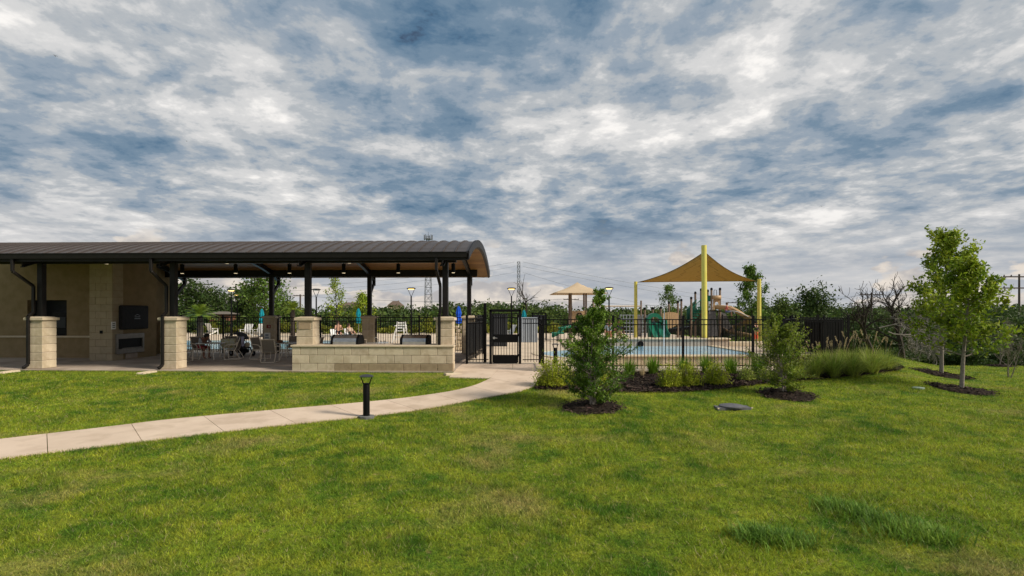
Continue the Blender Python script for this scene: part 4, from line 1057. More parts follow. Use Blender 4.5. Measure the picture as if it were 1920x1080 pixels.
# ------------------------------------------------------------------ people
def person(name_label, loc, rz, pose, skin, hairc, top, bottom, scale=1., group=None):
    t = thing('person', name_label, 'person', loc, rz); t.scale = (scale,)*3
    if pose == 'stand':
        J = dict(pel=(0, 0, .92), ab=(0, 0, 1.1), ch=(0, 0, 1.32), nk=(0, 0, 1.46), hd=(0, -.02, 1.58), tp=(0, -.01, 1.70),
                 ls=(-.18, 0, 1.39), le=(-.25, -.02, 1.1), lw=(-.24, -.14, .88), lh=(-.235, -.18, .78), lp=(-.1, 0, .88), lk=(-.1, -.03, .48), la=(-.11, .02, .08), lt=(-.12, -.14, .03))
    elif pose == 'sit':
        J = dict(pel=(0, 0, .52), ab=(0, -.02, .7), ch=(0, -.05, .92), nk=(0, -.07, 1.06), hd=(0, -.11, 1.17), tp=(0, -.11, 1.29),
                 ls=(-.18, -.05, .99), le=(-.25, -.16, .74), lw=(-.16, -.38, .72), lh=(-.1, -.46, .74), lp=(-.1, -.03, .5), lk=(-.12, -.46, .5), la=(-.12, -.5, .09), lt=(-.12, -.64, .03))
    elif pose == 'lean':
        J = dict(pel=(0, 0, .52), ab=(0, -.08, .68), ch=(0, -.24, .84), nk=(0, -.36, .93), hd=(0, -.47, .98), tp=(0, -.57, 1.02),
                 ls=(-.18, -.27, .88), le=(-.24, -.42, .64), lw=(-.1, -.6, .72), lh=(-.04, -.68, .74), lp=(-.1, -.03, .5), lk=(-.12, -.46, .5), la=(-.12, -.42, .09), lt=(-.12, -.56, .03))
    else:  # recline
        J = dict(pel=(0, 0, .40), ab=(0, .12, .52), ch=(0, .26, .70), nk=(0, .35, .83), hd=(0, .38, .95), tp=(0, .38, 1.07),
                 ls=(-.18, .28, .76), le=(-.27, .2, .5), lw=(-.2, -.05, .5), lh=(-.16, -.13, .5), lp=(-.1, -.04, .40), lk=(-.12, -.42, .56), la=(-.12, -.8, .36), lt=(-.12, -.9, .44))
    for k in list(J):
        if k[0] == 'l' : J['r'+k[1:]] = (-J[k][0], J[k][1], J[k][2])
    rad = dict(pel=.145, ab=.125, ch=.15, nk=.055, hd=.088, tp=.075, s=.062, e=.045, w=.032, h=.036, p=.098, k=.06, a=.042, t=.034)
    E = [('pel', 'ab'), ('ab', 'ch'), ('ch', 'nk'), ('nk', 'hd'), ('hd', 'tp')]
    for s in 'lr': E += [('ch', s+'s'), (s+'s', s+'e'), (s+'e', s+'w'), (s+'w', s+'h'), ('pel', s+'p'), (s+'p', s+'k'), (s+'k', s+'a'), (s+'a', s+'t')]
    def skinmesh(nm, edges, grow, m, root, extra=None):
        ks = []
        for e in edges:
            for k in e:
                if k not in ks: ks.append(k)
        me = bpy.data.meshes.new(nm)
        me.from_pydata([J[k] for k in ks], [(ks.index(a), ks.index(b)) for a, b in edges], []); me.materials.append(m)
        o = obj(nm, me, t); o.modifiers.new('skin', 'SKIN').use_smooth_shade = True
        if not me.skin_vertices:
            me.attributes.new if False else None
        return o, ks, grow, root
    made = []
    made.append(skinmesh('body', E, 1., skin, 'pel'))
    if top: made.append(skinmesh('shirt', [('pel', 'ab'), ('ab', 'ch'), ('ch', 'ls'), ('ch', 'rs'), ('ls', 'le'), ('rs', 're')], 1.12, top, 'ab'))
    if bottom: made.append(skinmesh('shorts', [('ab', 'pel'), ('pel', 'lp'), ('pel', 'rp'), ('lp', 'lk'), ('rp', 'rk')], 1.14, bottom, 'pel'))
    for o, ks, grow, root in made:
        bpy.context.view_layer.objects.active = o
        if not o.data.skin_vertices:
            bpy.ops.mesh.customdata_skin_add()
        sv = o.data.skin_vertices[0].data
        for i, k in enumerate(ks):
            r = rad.get(k, rad.get(k[1:])) * grow
            if o.name.startswith('shirt') and k[1:] == 'e': r = .05
            sv[i].radius = (r, r*(.78 if k in ('pel', 'ab', 'ch') else 1)); sv[i].use_root = (k == root)
        s = o.modifiers.new('sub', 'SUBSURF'); s.levels = 1; s.render_levels = 2
    h, tp = Vector(J['hd']), Vector(J['tp'])
    up = (tp-h).normalized()
    mb = MB(); n = 10; prof = [(.098, -.06), (.112, .0), (.108, .06), (.085, .11), (.04, .14), (0, .145)]
    mb.lathe(prof, n); q = up.to_track_quat('Z', 'Y').to_matrix()
    mb.v = [tuple(q @ Vector(p) + h + Vector((0, .028, .035))) for p in mb.v]
    mb.build('hair', hairc, t, True)
    fwd = Vector((0, -1, 0))
    nb = MB(); nb.box((0, 0, 0), (.025, .04, .045), .008); nb.v = [tuple(Vector(p)+h+Vector((0, -.095, .01))) for p in nb.v]; nb.build('nose', skin, t)
HB = mat('hair_dark', (.012, .009, .007), rough=.7); HBR = mat('hair_brown', (.06, .03, .015), rough=.7)
person('person in grey shirt and red shorts leaning over the patio table', (-14.0, 24.3, 0), R(62), 'lean', SKIND, HB, cloth('grey', (.33, .34, .35)), cloth('red', (.3, .03, .04)))
person('sunbather in dark swimwear sitting beside a folded teal parasol', (WX(634, 38), 38, .15), R(25), 'sit', SKIN, HBR, None, cloth('swim', (.02, .02, .03)))
person('sunbather in pale shirt reclining beyond the seated one', (WX(657, 39.5), 39.5, .15), R(35), 'recline', SKIN, HBR, cloth('tan', (.5, .38, .28)), cloth('olive', (.12, .12, .07)))
person('person in black shirt and orange shorts standing by the yellow post', (WX(1417, 33), 33, 0), R(30), 'stand', SKIN, HB, cloth('black', (.02, .02, .025)), cloth('orange', (.7, .13, .06)), .9)
person('person in pale blue top standing behind the dark green shrub', (WX(1143, 31), 31, 0), R(-20), 'stand', SKIN, HBR, cloth('sky', (.5, .6, .68)), cloth('peach', (.6, .28, .17)))
person('person in dark shirt and khaki shorts standing by the raised pool wall', (WX(1161, 32), 32, 0), R(15), 'stand', SKIND, HB, cloth('navy', (.03, .035, .06)), cloth('khaki', (.33, .25, .16)))
person('child in red top sitting at the top of the tan winding slide', (WX(1361, 38.9), 38.9, EYE-(584-HY)/F*38.9-.42), R(75), 'sit', SKIN, HBR, cloth('redtop', (.42, .12, .1)), cloth('denim', (.08, .1, .2)), .8)
lounge = lambda px, Y, l: (lambda t: [MB().box((0, 0, .34), (.66, 1.9, .08), .02).build('mattress', SLING, t), MB().bar((0, .5, .4), (0, 1.05, .85), .62, .06).build('backrest', WHITE, t)] + [MB().box((sx*.28, sy*.8, .15), (.05, .05, .3)).build('leg', WHITE, t) for sx in (-1, 1) for sy in (-1, 1)])(thing('sun_lounger', l, 'lounger', (WX(px, Y), Y, 0), R(28)))
lounge(632, 38.1, 'white-framed sun lounger under the seated sunbather')
lounge(657.5, 39.6, 'white-framed sun lounger under the reclining sunbather')

# ------------------------------------------------------------------ vegetation helpers
def unit(v): return v/np.maximum(np.linalg.norm(v, axis=-1, keepdims=True), 1e-9)
def leaf_arrays(C, size, jitter=.35, up=.3, aspect=.5, r=rng):
    """diamond leaf faces at points C (n,3)"""
    n = len(C); a = r.normal(size=(n, 3)); a[:, 2] -= .15; a = unit(a)
    nn = r.normal(size=(n, 3)); nn[:, 2] += up*3; b = unit(np.cross(a, nn))
    s = size*(1+jitter*r.uniform(-1, 1, size=(n, 1)))
    V = np.stack([C-a*s*.5, C+b*s*aspect*.5+a*s*.05, C+a*s*.5, C-b*s*aspect*.5+a*s*.05], 1).reshape(-1, 3)
    return V, np.arange(n*4).reshape(-1, 4)
def ball(n, r=rng): 
    p = unit(r.normal(size=(n, 3))); return p*(r.uniform(0, 1, size=(n, 1))**.4)
def blob_leaves(cs, per, size, r=rng, **k):
    """cs: list of (center, (rx,ry,rz))"""
    P = []
    for c, rr in cs: P.append(np.array(c)+ball(per, r)*np.array(rr))
    return leaf_arrays(np.vstack(P), size, r=r, **k)
def blades_arr(base, h, lean, width, az, droop=.6, seg=3, r=rng):
    """arching blades: base (n,3), arrays h, lean, az"""
    n = len(base); hd = np.stack([np.cos(az), np.sin(az), np.zeros(n)], 1); sd_ = np.stack([-np.sin(az), np.cos(az), np.zeros(n)], 1)
    rows = []
    for k in range(seg+1):
        t = k/seg; out = lean*(t+droop*t*t)*.6; z = h*(t-droop*.45*lean/np.maximum(h, .01)*t*t)
        p = base+hd*out[:, None]; p[:, 2] += z
        w = width*(1-t)**.7*.5 if k < seg else 0*width
        rows.append((p-sd_*np.reshape(w, (-1, 1)), p+sd_*np.reshape(w, (-1, 1))))
    V = np.stack([q for ab in rows for q in ab], 1).reshape(-1, 3); m = 2*(seg+1)
    o = np.arange(n)[:, None]*m
    Fs = np.concatenate([o+np.array([[2*k, 2*k+1, 2*k+3, 2*k+2]]) for k in range(seg)], 0)
    return V, Fs
def curve_pts(p, d, L, n, wob, rs, up=0.):
    p = Vector(p); d = Vector(d).normalized(); out = [p.copy()]
    for k in range(n):
        d = (d+Vector((rs.uniform(-1, 1), rs.uniform(-1, 1), rs.uniform(-1, 1)))*wob+Vector((0, 0, up))).normalized()
        p = p+d*(L/n); out.append(p.copy())
    return out, d
def leader_tree(seed, H, r0, clear, env, nb, ang, sub=4, wob=.12, up=.06, lean=(0, 0), stems=1, pts_per=7, spread=.09, twigs=True, subang=.8, lv=(.65, 1.15)):
    """trunk MB and leaf points of a tree with side branches along a leader"""
    rs = random.Random(seed); mb = MB(); P = []
    for s in range(stems):
        dirn = (lean[0]+(rs.uniform(-.25, .25) if stems > 1 else 0), lean[1]+(rs.uniform(-.25, .25) if stems > 1 else 0), 1)
        hh = H*(1 if s == 0 else rs.uniform(.6, .9))
        tr, _ = curve_pts((rs.uniform(-.08, .08)*(stems > 1), rs.uniform(-.08, .08)*(stems > 1), -.05), dirn, hh, 14, .035, rs, .03)
        rr = [r0/(1 if s == 0 else 1.5)*(1-.93*k/14)+.004 for k in range(15)]
        mb.tube(tr, rr, 8)
        m = nb if s == 0 else nb//2
        for b in range(m):
            t = clear+(1-clear)*(b+rs.random())/m; t = min(t, .985)
            f = t*14; i = int(f); q = tr[i].lerp(tr[min(i+1, 14)], f-i)
            a = b*2.399+rs.uniform(-.5, .5); el = ang(t)+rs.uniform(-.15, .15)
            d = (math.cos(a)*math.cos(el), math.sin(a)*math.cos(el), math.sin(el))
            L = env(t)*rs.uniform(*lv)
            br, de = curve_pts(q, d, L, 6, wob, rs, up)
            rb = max(.006, rr[i]*.45)
            mb.tube(br, [rb*(1-.85*k/6) for k in range(7)], 5, False)
            segs = [(br, 2)]
            for _ in range(sub):
                k = rs.randint(1, 5); dd = (br[min(k+1, 6)]-br[k]).normalized()+Vector((rs.uniform(-1, 1), rs.uniform(-1, 1), rs.uniform(-.5, .9)))*subang
                sb, _ = curve_pts(br[k], dd, L*rs.uniform(.3, .55), 4, wob, rs, up)
                mb.tube(sb, [max(.003, rb*.4*(1-.8*j/4)) for j in range(5)], 4, False); segs.append((sb, 1))
            for sg_, st in segs:
                for k in range(st, len(sg_)-1):
                    for _ in range(pts_per):
                        u = rs.random(); c = sg_[k].lerp(sg_[k+1], u)
                        P.append((c.x+rs.gauss(0, spread), c.y+rs.gauss(0, spread), c.z+rs.gauss(0, spread)))
        for k in range(10, 15):
            for _ in range(pts_per): P.append(tuple(tr[k]+Vector((rs.gauss(0, spread), rs.gauss(0, spread), rs.gauss(0, spread)))))
    return mb, np.array(P)
def put_tree(name, label, cat, loc, mb, P, leafm, size, barkm, group=None, aspect=.55, up=.3, trunk='trunk', crown='crown'):
    t = thing(name, label, cat, loc, 0, group)
    mb.build(trunk, barkm, t, True)
    if P is not None:
        V, Fc = leaf_arrays(P, size, aspect=aspect, up=up); obj(crown, npmesh(crown, V, Fc, leafm), t)
    return t
def inpoly(P, poly):
    x, y = P[:, 0], P[:, 1]; ins = np.zeros(len(P), bool); n = len(poly)
    for i in range(n):
        x0, y0 = poly[i]; x1, y1 = poly[(i+1) % n]
        c = ((y0 > y) != (y1 > y)) & (x < (x1-x0)*(y-y0)/((y1-y0) if y1 != y0 else 1e-9)+x0); ins ^= c
    return ins

# ------------------------------------------------------------------ mulch bed and rings
fr = np.array([gp(*p) for p in [(1001, 732), (1060, 733), (1150, 736), (1240, 738), (1330, 734), (1440, 721), (1530, 713), (1620, 706), (1680, 697), (1694, 691)]])
bk = np.array([(1.14, 18.75), (1.2, 19.05), (4, 19.05), (7, 19.05), (9.6, 19.05), (11.2, 21.6), (13.2, 24.85), (14.6, 24.9), (15.7, 24.8), fr[-1]+np.array([.35, .9])])
FRr, BKr = resample(fr, 90), resample(bk, 90)
NR = 14
tt = np.linspace(0, 1, NR)[None, :, None]
B3 = FRr[:, None]*(1-tt)+BKr[:, None]*tt
zz = ground(B3[..., 0], B3[..., 1])+.035+.03*np.sin(np.pi*tt[..., 0])+rng.normal(size=B3.shape[:2])*.014
zz[:, 0] -= .04
V = np.concatenate([B3, zz[..., None]], -1).reshape(-1, 3)
i = (np.arange(89)[:, None]*NR+np.arange(NR-1)[None]).ravel()
bed = struct(obj('mulch_bed', npmesh('mulch_bed', V, np.stack([i, i+NR, i+NR+1, i+1], 1), MULCH, True)))
def chips(P, name, parent, size=.05):
    n = len(P); a = unit(np.c_[rng.normal(size=(n, 2)), rng.normal(size=n)*.25]); b = unit(np.cross(a, np.c_[rng.normal(size=(n, 2))*.4, np.ones(n)]))
    s = size*rng.uniform(.5, 1.4, size=(n, 1)); w = s*rng.uniform(.2, .45, size=(n, 1))
    V = np.stack([P-a*s-b*w, P+a*s-b*w, P+a*s+b*w, P-a*s+b*w], 1).reshape(-1, 3)
    return stuff(obj(name, npmesh(name, V, np.arange(n*4).reshape(-1, 4), CHIP), parent))
n = 16000; u = rng.uniform(0, 88.99, n); w_ = rng.uniform(0, 1, n)**1.2; k = u.astype(int); f_ = (u-k)[:, None]
P2 = (FRr[k]*(1-f_)+FRr[k+1]*f_)*(1-w_[:, None])+(BKr[k]*(1-f_)+BKr[k+1]*f_)*w_[:, None]
chips(np.c_[P2, ground(P2[:, 0], P2[:, 1])+.05+.03*np.sin(np.pi*w_)+rng.normal(size=n)*.012], 'mulch_chips', bed)
bed_poly = np.vstack([FRr, BKr[::-1]])
RINGS = []
def mulch_ring(cx, cy, r):
    n = 36; rows = 6; vs = []
    ph = rng.uniform(0, 6, 3)
    rad = lambda a: r*(1+.08*np.sin(2*a+ph[0])+.05*np.sin(5*a+ph[1])+.03*np.sin(11*a+ph[2]))
    for j in range(rows+1):
        for k in range(n):
            a = 2*math.pi*k/n; q = rad(a)*j/rows; x, y = cx+q*math.cos(a), cy+q*math.sin(a)
            vs.append((x, y, g(x, y)+(.055*(1-(j/rows)**2)+.03-(.05 if j == rows else 0))+random.gauss(0, .008)))
    V = np.array(vs); Fs = np.array([(j*n+k, j*n+(k+1) % n, (j+1)*n+(k+1) % n, (j+1)*n+k) for j in range(rows) for k in range(n)])
    o = struct(obj('mulch_ring', npmesh('mulch_ring', V, Fs, MULCH, True)))
    m = int(900*r*r); a = rng.uniform(0, 2*np.pi, m); q = np.sqrt(rng.uniform(0, 1.25, m)); q2 = rad(a)*q
    X, Y = cx+q2*np.cos(a), cy+q2*np.sin(a)
    chips(np.c_[X, Y, ground(X, Y)+.055*(1-q**2)+.045+rng.normal(size=m)*.01], 'mulch_chips', o, .04)
    RINGS.append((cx, cy, r))
sh1 = gp(1110, 764); sh2 = gp(1475, 741); tr1 = gp(1803, 732); tr2 = gp(1765, 703); sap = gp(1893, 708)
mulch_ring(*sh1, .78); mulch_ring(*sh2, .78); mulch_ring(tr1[0], tr1[1], .82); mulch_ring(tr2[0], tr2[1], .80); mulch_ring(*gp(1874, 687), .5)

# ------------------------------------------------------------------ lawn blades
def lawn():
    Vs = []; Ns = 0
    zones = [(3.6, 6.2, 4400, .034, .0072), (6.2, 9, 3300, .037, .0085), (9, 13, 1900, .045, .011), (13, 18, 1000, .045, .014), (18, 27, 420, .04, .014)]
    for y0, y1, dens, h, w in zones:
        xm_ = 1.02*y1+1.5; n = int((y1-y0)*2*xm_*dens)
        P = np.c_[rng.uniform(-xm_, xm_, n), rng.uniform(y0, y1, n)]
        P = P[np.abs(P[:, 0]) < 1.0*P[:, 1]+1.6]
        keep = ~inpoly(P, path_poly) & ~inpoly(P, land_poly) & ~inpoly(P, bed_poly)
        # pavilion floor and the fenced yard
        lx = (P[:, 0]+2.4)*math.cos(R(2))-(P[:, 1]-19.5)*math.sin(R(2)); ly = (P[:, 0]+2.4)*math.sin(R(2))+(P[:, 1]-19.5)*math.cos(R(2))
        keep &= ~((ly > -.64) & (lx < .4)); keep &= ~((P[:, 1] > 19.0) & (P[:, 0] > -3) & (P[:, 0] < 9.7)); keep &= ~((P[:, 1] > 19.1) & (P[:, 0] < 9.62+(P[:, 1]-19.1)*.63) & (P[:, 0] > -3))
        for cx, cy, r in RINGS: keep &= ((P[:, 0]-cx)**2+(P[:, 1]-cy)**2) > (r*.97)**2
        mx, my = gp(1372, 765); keep &= ~((np.abs(P[:, 0]-mx) < .5) & (np.abs(P[:, 1]-my) < .3))
        P = P[keep]; n = len(P)
        # tufts: density breathes with a slow pattern
        b = np.c_[P, ground(P[:, 0], P[:, 1])-.004]
        a = rng.uniform(0, 2*np.pi, n); hh = h*rng.uniform(.5, 1.5, n)*(1+.35*np.sin(P[:, 0]*2.1+np.sin(P[:, 1]*1.7)*2)*np.sin(P[:, 1]*2.6+P[:, 0]*.8)); ln = hh*rng.uniform(.2, 1.5, n); a2 = rng.uniform(0, 2*np.pi, n)
        ww = w*rng.uniform(.6, 1.4, n)
        s_ = np.c_[np.cos(a), np.sin(a), np.zeros(n)]*ww[:, None]*.5
        tip = b+np.c_[np.cos(a2)*ln, np.sin(a2)*ln, hh]
        Vs.append(np.stack([b-s_, b+s_, tip], 1).reshape(-1, 3)); Ns += n
    for y0, y1, cl, per in ((3.8, 8.5, 900, 26), (8.5, 15, 900, 16)):
        c = np.c_[rng.uniform(-1.05*y1-1, 1.05*y1+1, cl), rng.uniform(y0, y1, cl)]
        P = np.repeat(c, per, 0)+rng.normal(size=(cl*per, 2))*.05
        P = P[(np.abs(P[:, 0]) < P[:, 1]+1.6) & ~inpoly(P, path_poly) & ~inpoly(P, bed_poly)]; n = len(P)
        b = np.c_[P, ground(P[:, 0], P[:, 1])-.004]; a = rng.uniform(0, 6.283, n); a2 = rng.uniform(0, 6.283, n); hh = rng.uniform(.05, .10, n); ln = hh*rng.uniform(.3, 1.3, n)
        s_ = np.c_[np.cos(a), np.sin(a), np.zeros(n)]*(rng.uniform(.006, .012, n)*.5)[:, None]
        Vs.append(np.stack([b-s_, b+s_, b+np.c_[np.cos(a2)*ln, np.sin(a2)*ln, hh]], 1).reshape(-1, 3))
    V = np.vstack(Vs)
    stuff(obj('lawn_grass', npmesh('lawn_grass', V, np.arange(len(V)).reshape(-1, 3), lawn_material('lawn_blade', True))))
    return Ns
NBL = lawn()
# ragged grass leaning over the path edges
def edging(E, name, out):
    pts = np.repeat(E, 60, 0); nxt = np.repeat(np.vstack([E[1:], E[-1:]]), 60, 0); P = pts+(nxt-pts)*rng.uniform(0, 1, (len(pts), 1))+rng.normal(size=pts.shape)*.02
    n = len(P); V, Fs = blades_arr(np.c_[P, ground(P[:, 0], P[:, 1])], rng.uniform(.03, .075, n), rng.uniform(.01, .06, n), rng.uniform(.005, .009, n), rng.uniform(0, 6.28, n), seg=2)
    return V, Fs
V1, F1 = edging(FE, '', 1); V2, F2 = edging(NE, '', -1); V3, F3 = edging(FRr, '', 1)
sl_ = np.array([pw(x, -.64)[:2] for x in np.linspace(-16.5, -5.4, 90)]); V4, F4 = edging(sl_, '', 1)
cw_ = np.array([pw(x, -.60)[:2] for x in np.linspace(-5.4, .35, 50)]); V5, F5 = edging(cw_, '', 1)
off = 0; FF = []; VV = []
for v_, f_ in ((V1, F1), (V2, F2), (V3, F3), (V4, F4), (V5, F5)): FF.append(f_+off); VV.append(v_); off += len(v_)
stuff(obj('edge_grass', npmesh('edge_grass', np.vstack(VV), np.vstack(FF), bpy.data.materials['lawn_blade'])))

# coarse weed clumps in the lawn
def weed(pxs, label, nb=420):
    t = thing('weed_clump', label, 'weeds', (0, 0, 0), 0, 'coarse weed clumps in the lawn'); B = []
    for px, py, s in pxs:
        cx, cy = gp(px, py); n = int(nb*s); q = rng.normal(size=(n, 2))*np.array([.19, .13])*s
        B.append(np.c_[q+np.array([cx, cy]), np.zeros(n)])
    B = np.vstack(B); B[:, 2] = ground(B[:, 0], B[:, 1]); n = len(B)
    V, Fs = blades_arr(B, rng.uniform(.08, .20, n), rng.uniform(.05, .20, n), rng.uniform(.010, .018, n), rng.uniform(0, 6.28, n))
    c = B.mean(0); V = V-c; t.location = c
    obj('blades', npmesh('blades', V, Fs, LF_WEED), t)
weed([(1410, 1008, .8), (1455, 1015, .9), (1490, 1022, .6)], 'low round clump of coarse blue-green weed grass alone in the lawn')
weed([(1565, 955, .7), (1600, 962, .9), (1640, 978, .8), (1690, 998, 1.1), (1735, 1008, .9), (1775, 1014, .5)], 'long sprawling streak of coarse blue-green weed grass in the lawn')

# valve covers in the lawn
mx, my = gp(1372, 766)
t = thing('valve_box', 'grey valve box slab with a round domed lid set in the lawn', 'valve box', (mx, my, g(mx, my)), R(8))
rub = mat('grey_rubber', (.085, .085, .095), (.125, .125, .135), scale=9, rough=.75)
MB().add([(-.46, -.17, -.03), (.40, -.22, -.03), (.50, .17, -.03), (-.38, .2, -.03), (-.46, -.17, .05), (.40, -.22, .045), (.50, .17, .04), (-.38, .2, .05)], [(3, 2, 1, 0), (0, 1, 5, 4), (1, 2, 6, 5), (2, 3, 7, 6), (3, 0, 4, 7), (4, 5, 6, 7)]).build('slab', rub, t)
MB().lathe([(.30, .04), (.31, .075), (.29, .085), (.22, .10), (.1, .115), (0, .118)], 28).build('lid', rub, t, True)
for s in ((-.45, -.16), (.44, -.18)): MB().box((s[0], s[1], .035), (.05, .03, .03), .005).build('corner_chip', CAPST, t)
vx, vy = gp(1722, 729); tag(MB().lathe([(.16, -.02), (.16, .02), (.13, .03), (0, .03)], 16).build('sprinkler_cover', mat('pale_green_plastic', (.3, .38, .3), rough=.6), None, loc=(vx, vy, g(vx, vy)+.02)), 'small pale green sprinkler cover in the lawn near the young trees', 'cover')

# ------------------------------------------------------------------ near trees and shrubs
gz = lambda q: (q[0], q[1], g(*q))
# young maples on the right
mb, P = leader_tree(11, 3.75, .062, .27, lambda t: 1.75*(1-t)**.6+.25, 30, lambda t: .02+.9*t, sub=5, pts_per=9, spread=.075, up=.035)
put_tree('maple_tree', 'young maple with broad low crown in the nearer mulch ring', 'tree', gz(tr1), mb, P, LF_MAPLE, .135, GREYBK, 'young maples on the lawn', up=.7)
mb, P = leader_tree(23, 5.0, .066, .28, lambda t: 1.8*(1-t)**.5+.3, 36, lambda t: .32+.5*t, sub=5, pts_per=10, spread=.08, up=.08, lean=(-.03, 0))
put_tree('maple_tree', 'taller young maple with upright pointed crown in the farther mulch ring', 'tree', gz(tr2), mb, P, LF_MAPLE, .135, GREYBK, 'young maples on the lawn', up=.7)
# conical shrub
mb, P = leader_tree(5, 2.95, .034, .05, lambda t: float(np.interp(t, [0, .1, .3, .5, .75, 1], [.5, .75, .95, .72, .40, .16])), 48, lambda t: .40+.5*t, sub=5, pts_per=9, spread=.028, up=.02, stems=4, wob=.13, subang=.75, lv=(.45, 1.45))
put_tree('holly_shrub', 'tall dark green shrub in the lawn mulch ring before the fence', 'shrub', gz(sh1), mb, P, LF_HOLLY, .062, GREYBK, crown='foliage', trunk='stems')
mb, P = leader_tree(8, 2.2, .03, .05, lambda t: float(np.interp(t, [0, .1, .35, .6, .8, 1], [.4, .7, 1.1, .8, .45, .15])), 32, lambda t: .48+.45*t, sub=5, pts_per=8, spread=.028, up=.02, stems=4, lean=(.16, 0), wob=.12, subang=.7, lv=(.5, 1.25))
put_tree('holly_shrub', 'open yellow-green spreading shrub in its mulch ring by the bed', 'shrub', gz(sh2), mb, P, LF_YELLOW, .055, GREYBK, crown='foliage', trunk='stems')
# bare sapling
mb, P = leader_tree(31, 2.1, .022, .2, lambda t: .85*(1-t)+.3, 26, lambda t: .9, sub=6, pts_per=1, spread=.03, up=.08, stems=2)
put_tree('bare_sapling', 'leafless brown twiggy sapling between the young maples and the woods', 'sapling', gz(sap), mb, P[::2], LF_DRY, .06, GREYBK, aspect=.25)
mb, P = leader_tree(37, 1.9, .02, .2, lambda t: .7*(1-t)+.3, 22, lambda t: .9, sub=6, pts_per=1, spread=.03, up=.08, stems=2)
put_tree('bare_sapling', 'small leafless sapling in the farthest mulch ring', 'sapling', gz(gp(1874, 687)), mb, P[::2], LF_DRY, .06, GREYBK, aspect=.25)

# bed planting
def low_shrub(px, py, w, h, m, label, per=3600, nm='low_shrub'):
    c = gp(px, py); s = c[1]/F; rx, hz = w*s/2*.82, h*s; t = thing(nm, label, 'shrub', gz(c), 0, 'low shrubs in the mulch bed')
    st = MB(); rs = random.Random(px)
    for k in range(16):
        a = rs.uniform(0, 6.28); st.tube([(0, 0, 0), (math.cos(a)*rx*.5, math.sin(a)*rx*.4, hz*.45), (math.cos(a)*rx*.85, math.sin(a)*rx*.7, hz*rs.uniform(.6, .95))], [.01, .007, .003], 4)
    st.build('stems', GREYBK, t)
    n = per; p = ball(n); p[:, 2] = np.abs(p[:, 2]); lob = 1+.22*np.sin(5*np.arctan2(p[:, 1], p[:, 0])+px)+.12*rng.normal(size=n); C = p*np.array([rx, rx*.75, hz*.92])*lob[:, None]; C[:, 2] += .07
    V, Fs = leaf_arrays(C, .075, aspect=.26, up=.35); obj('foliage', npmesh('foliage', V, Fs, m), t)
low_shrub(1040, 726, 92, 52, LF_LIME, 'lime-green low shrub beside the path at the fence post', 5200)
low_shrub(1120, 727, 60, 44, LF_LIME, 'lime-green low shrub behind the tall dark shrub')
low_shrub(1256, 728, 52, 42, LF_LIME, 'yellow-green low shrub with bare stems beside the open mulch', 3200)
low_shrub(1292, 726, 50, 44, LF_LIME, 'yellow-green low shrub in the middle of the bed row', 3200)
low_shrub(1342, 723, 56, 40, LF_LIME, 'rounded yellow-green low shrub nearest the spreading shrub in the row', 3400)
low_shrub(1400, 716, 40, 28, LF_FOUNT, 'thin straggly low shrub behind the rounded one', 1400)
low_shrub(1434, 715, 34, 24, LF_FOUNT, 'small dry-tipped low shrub near the yellow-green spreading shrub', 1100)
def clump(px, py, h, w, n, m, label, nm, cat, plume=0, lean=.5, width=.016, grp=None, drp=.6):
    c = gp(px, py); s = c[1]/F; H, Wd = h*s, w*s/2; t = thing(nm, label, cat, gz(c), 0, grp)
    b = np.c_[rng.normal(size=(n, 2))*Wd*.14, np.zeros(n)]; az = np.arctan2(b[:, 1], b[:, 0])+rng.normal(size=n)*.6
    V, Fs = blades_arr(b, H*rng.uniform(.55, 1.05, n), Wd*lean*rng.uniform(.1, 1.9, n), width*rng.uniform(.6, 1.3, n), az, drp, 4); obj('blades', npmesh('blades', V, Fs, m), t)
    if plume:
        st = MB(); pv = []
        for k in range(plume):
            a = random.uniform(0, 6.28); ln = Wd*random.uniform(.3, 1.0); hh = H*random.uniform(.95, 1.3); p1 = Vector((math.cos(a)*ln*.5, math.sin(a)*ln*.5, hh*.7)); p2 = Vector((math.cos(a)*ln, math.sin(a)*ln, hh)); st.tube([(0, 0, 0), p1, p2], .003, 4)
            for j in range(70):
                u = random.random(); q = p2+(p2-p1).normalized()*.2*(u-.6); pv.append((q.x+random.gauss(0, .012), q.y+random.gauss(0, .012), q.z+random.gauss(0, .012)))
        st.build('stalks', LF_PLUME, t); V, Fs = leaf_arrays(np.array(pv), .04, aspect=.25, up=0.); obj('plumes', npmesh('plumes', V, Fs, LF_PLUME), t)
LG = 'upright lily clumps along the fence'
for px, py, h, l in ((1180, 706, 38, 'upright green lily clump against the fence beside the tall dark shrub'), (1225, 702, 40, 'upright green lily clump at the fence behind the open mulch'), (1282, 700, 36, 'upright green lily clump at the fence post in mid bed'), (1326, 701, 42, 'upright green lily clump behind the rounded low shrub'), (1370, 703, 40, 'upright green lily clump at the fence behind the straggly shrub'), (1424, 706, 46, 'upright green lily clump next to the yellow-green spreading shrub')):
    clump(px, py, h, 46, 260, LF_LILY, l, 'lily_clump', 'plant', lean=.55, width=.022, grp=LG)
FG = 'fountain grasses on the bed mound'
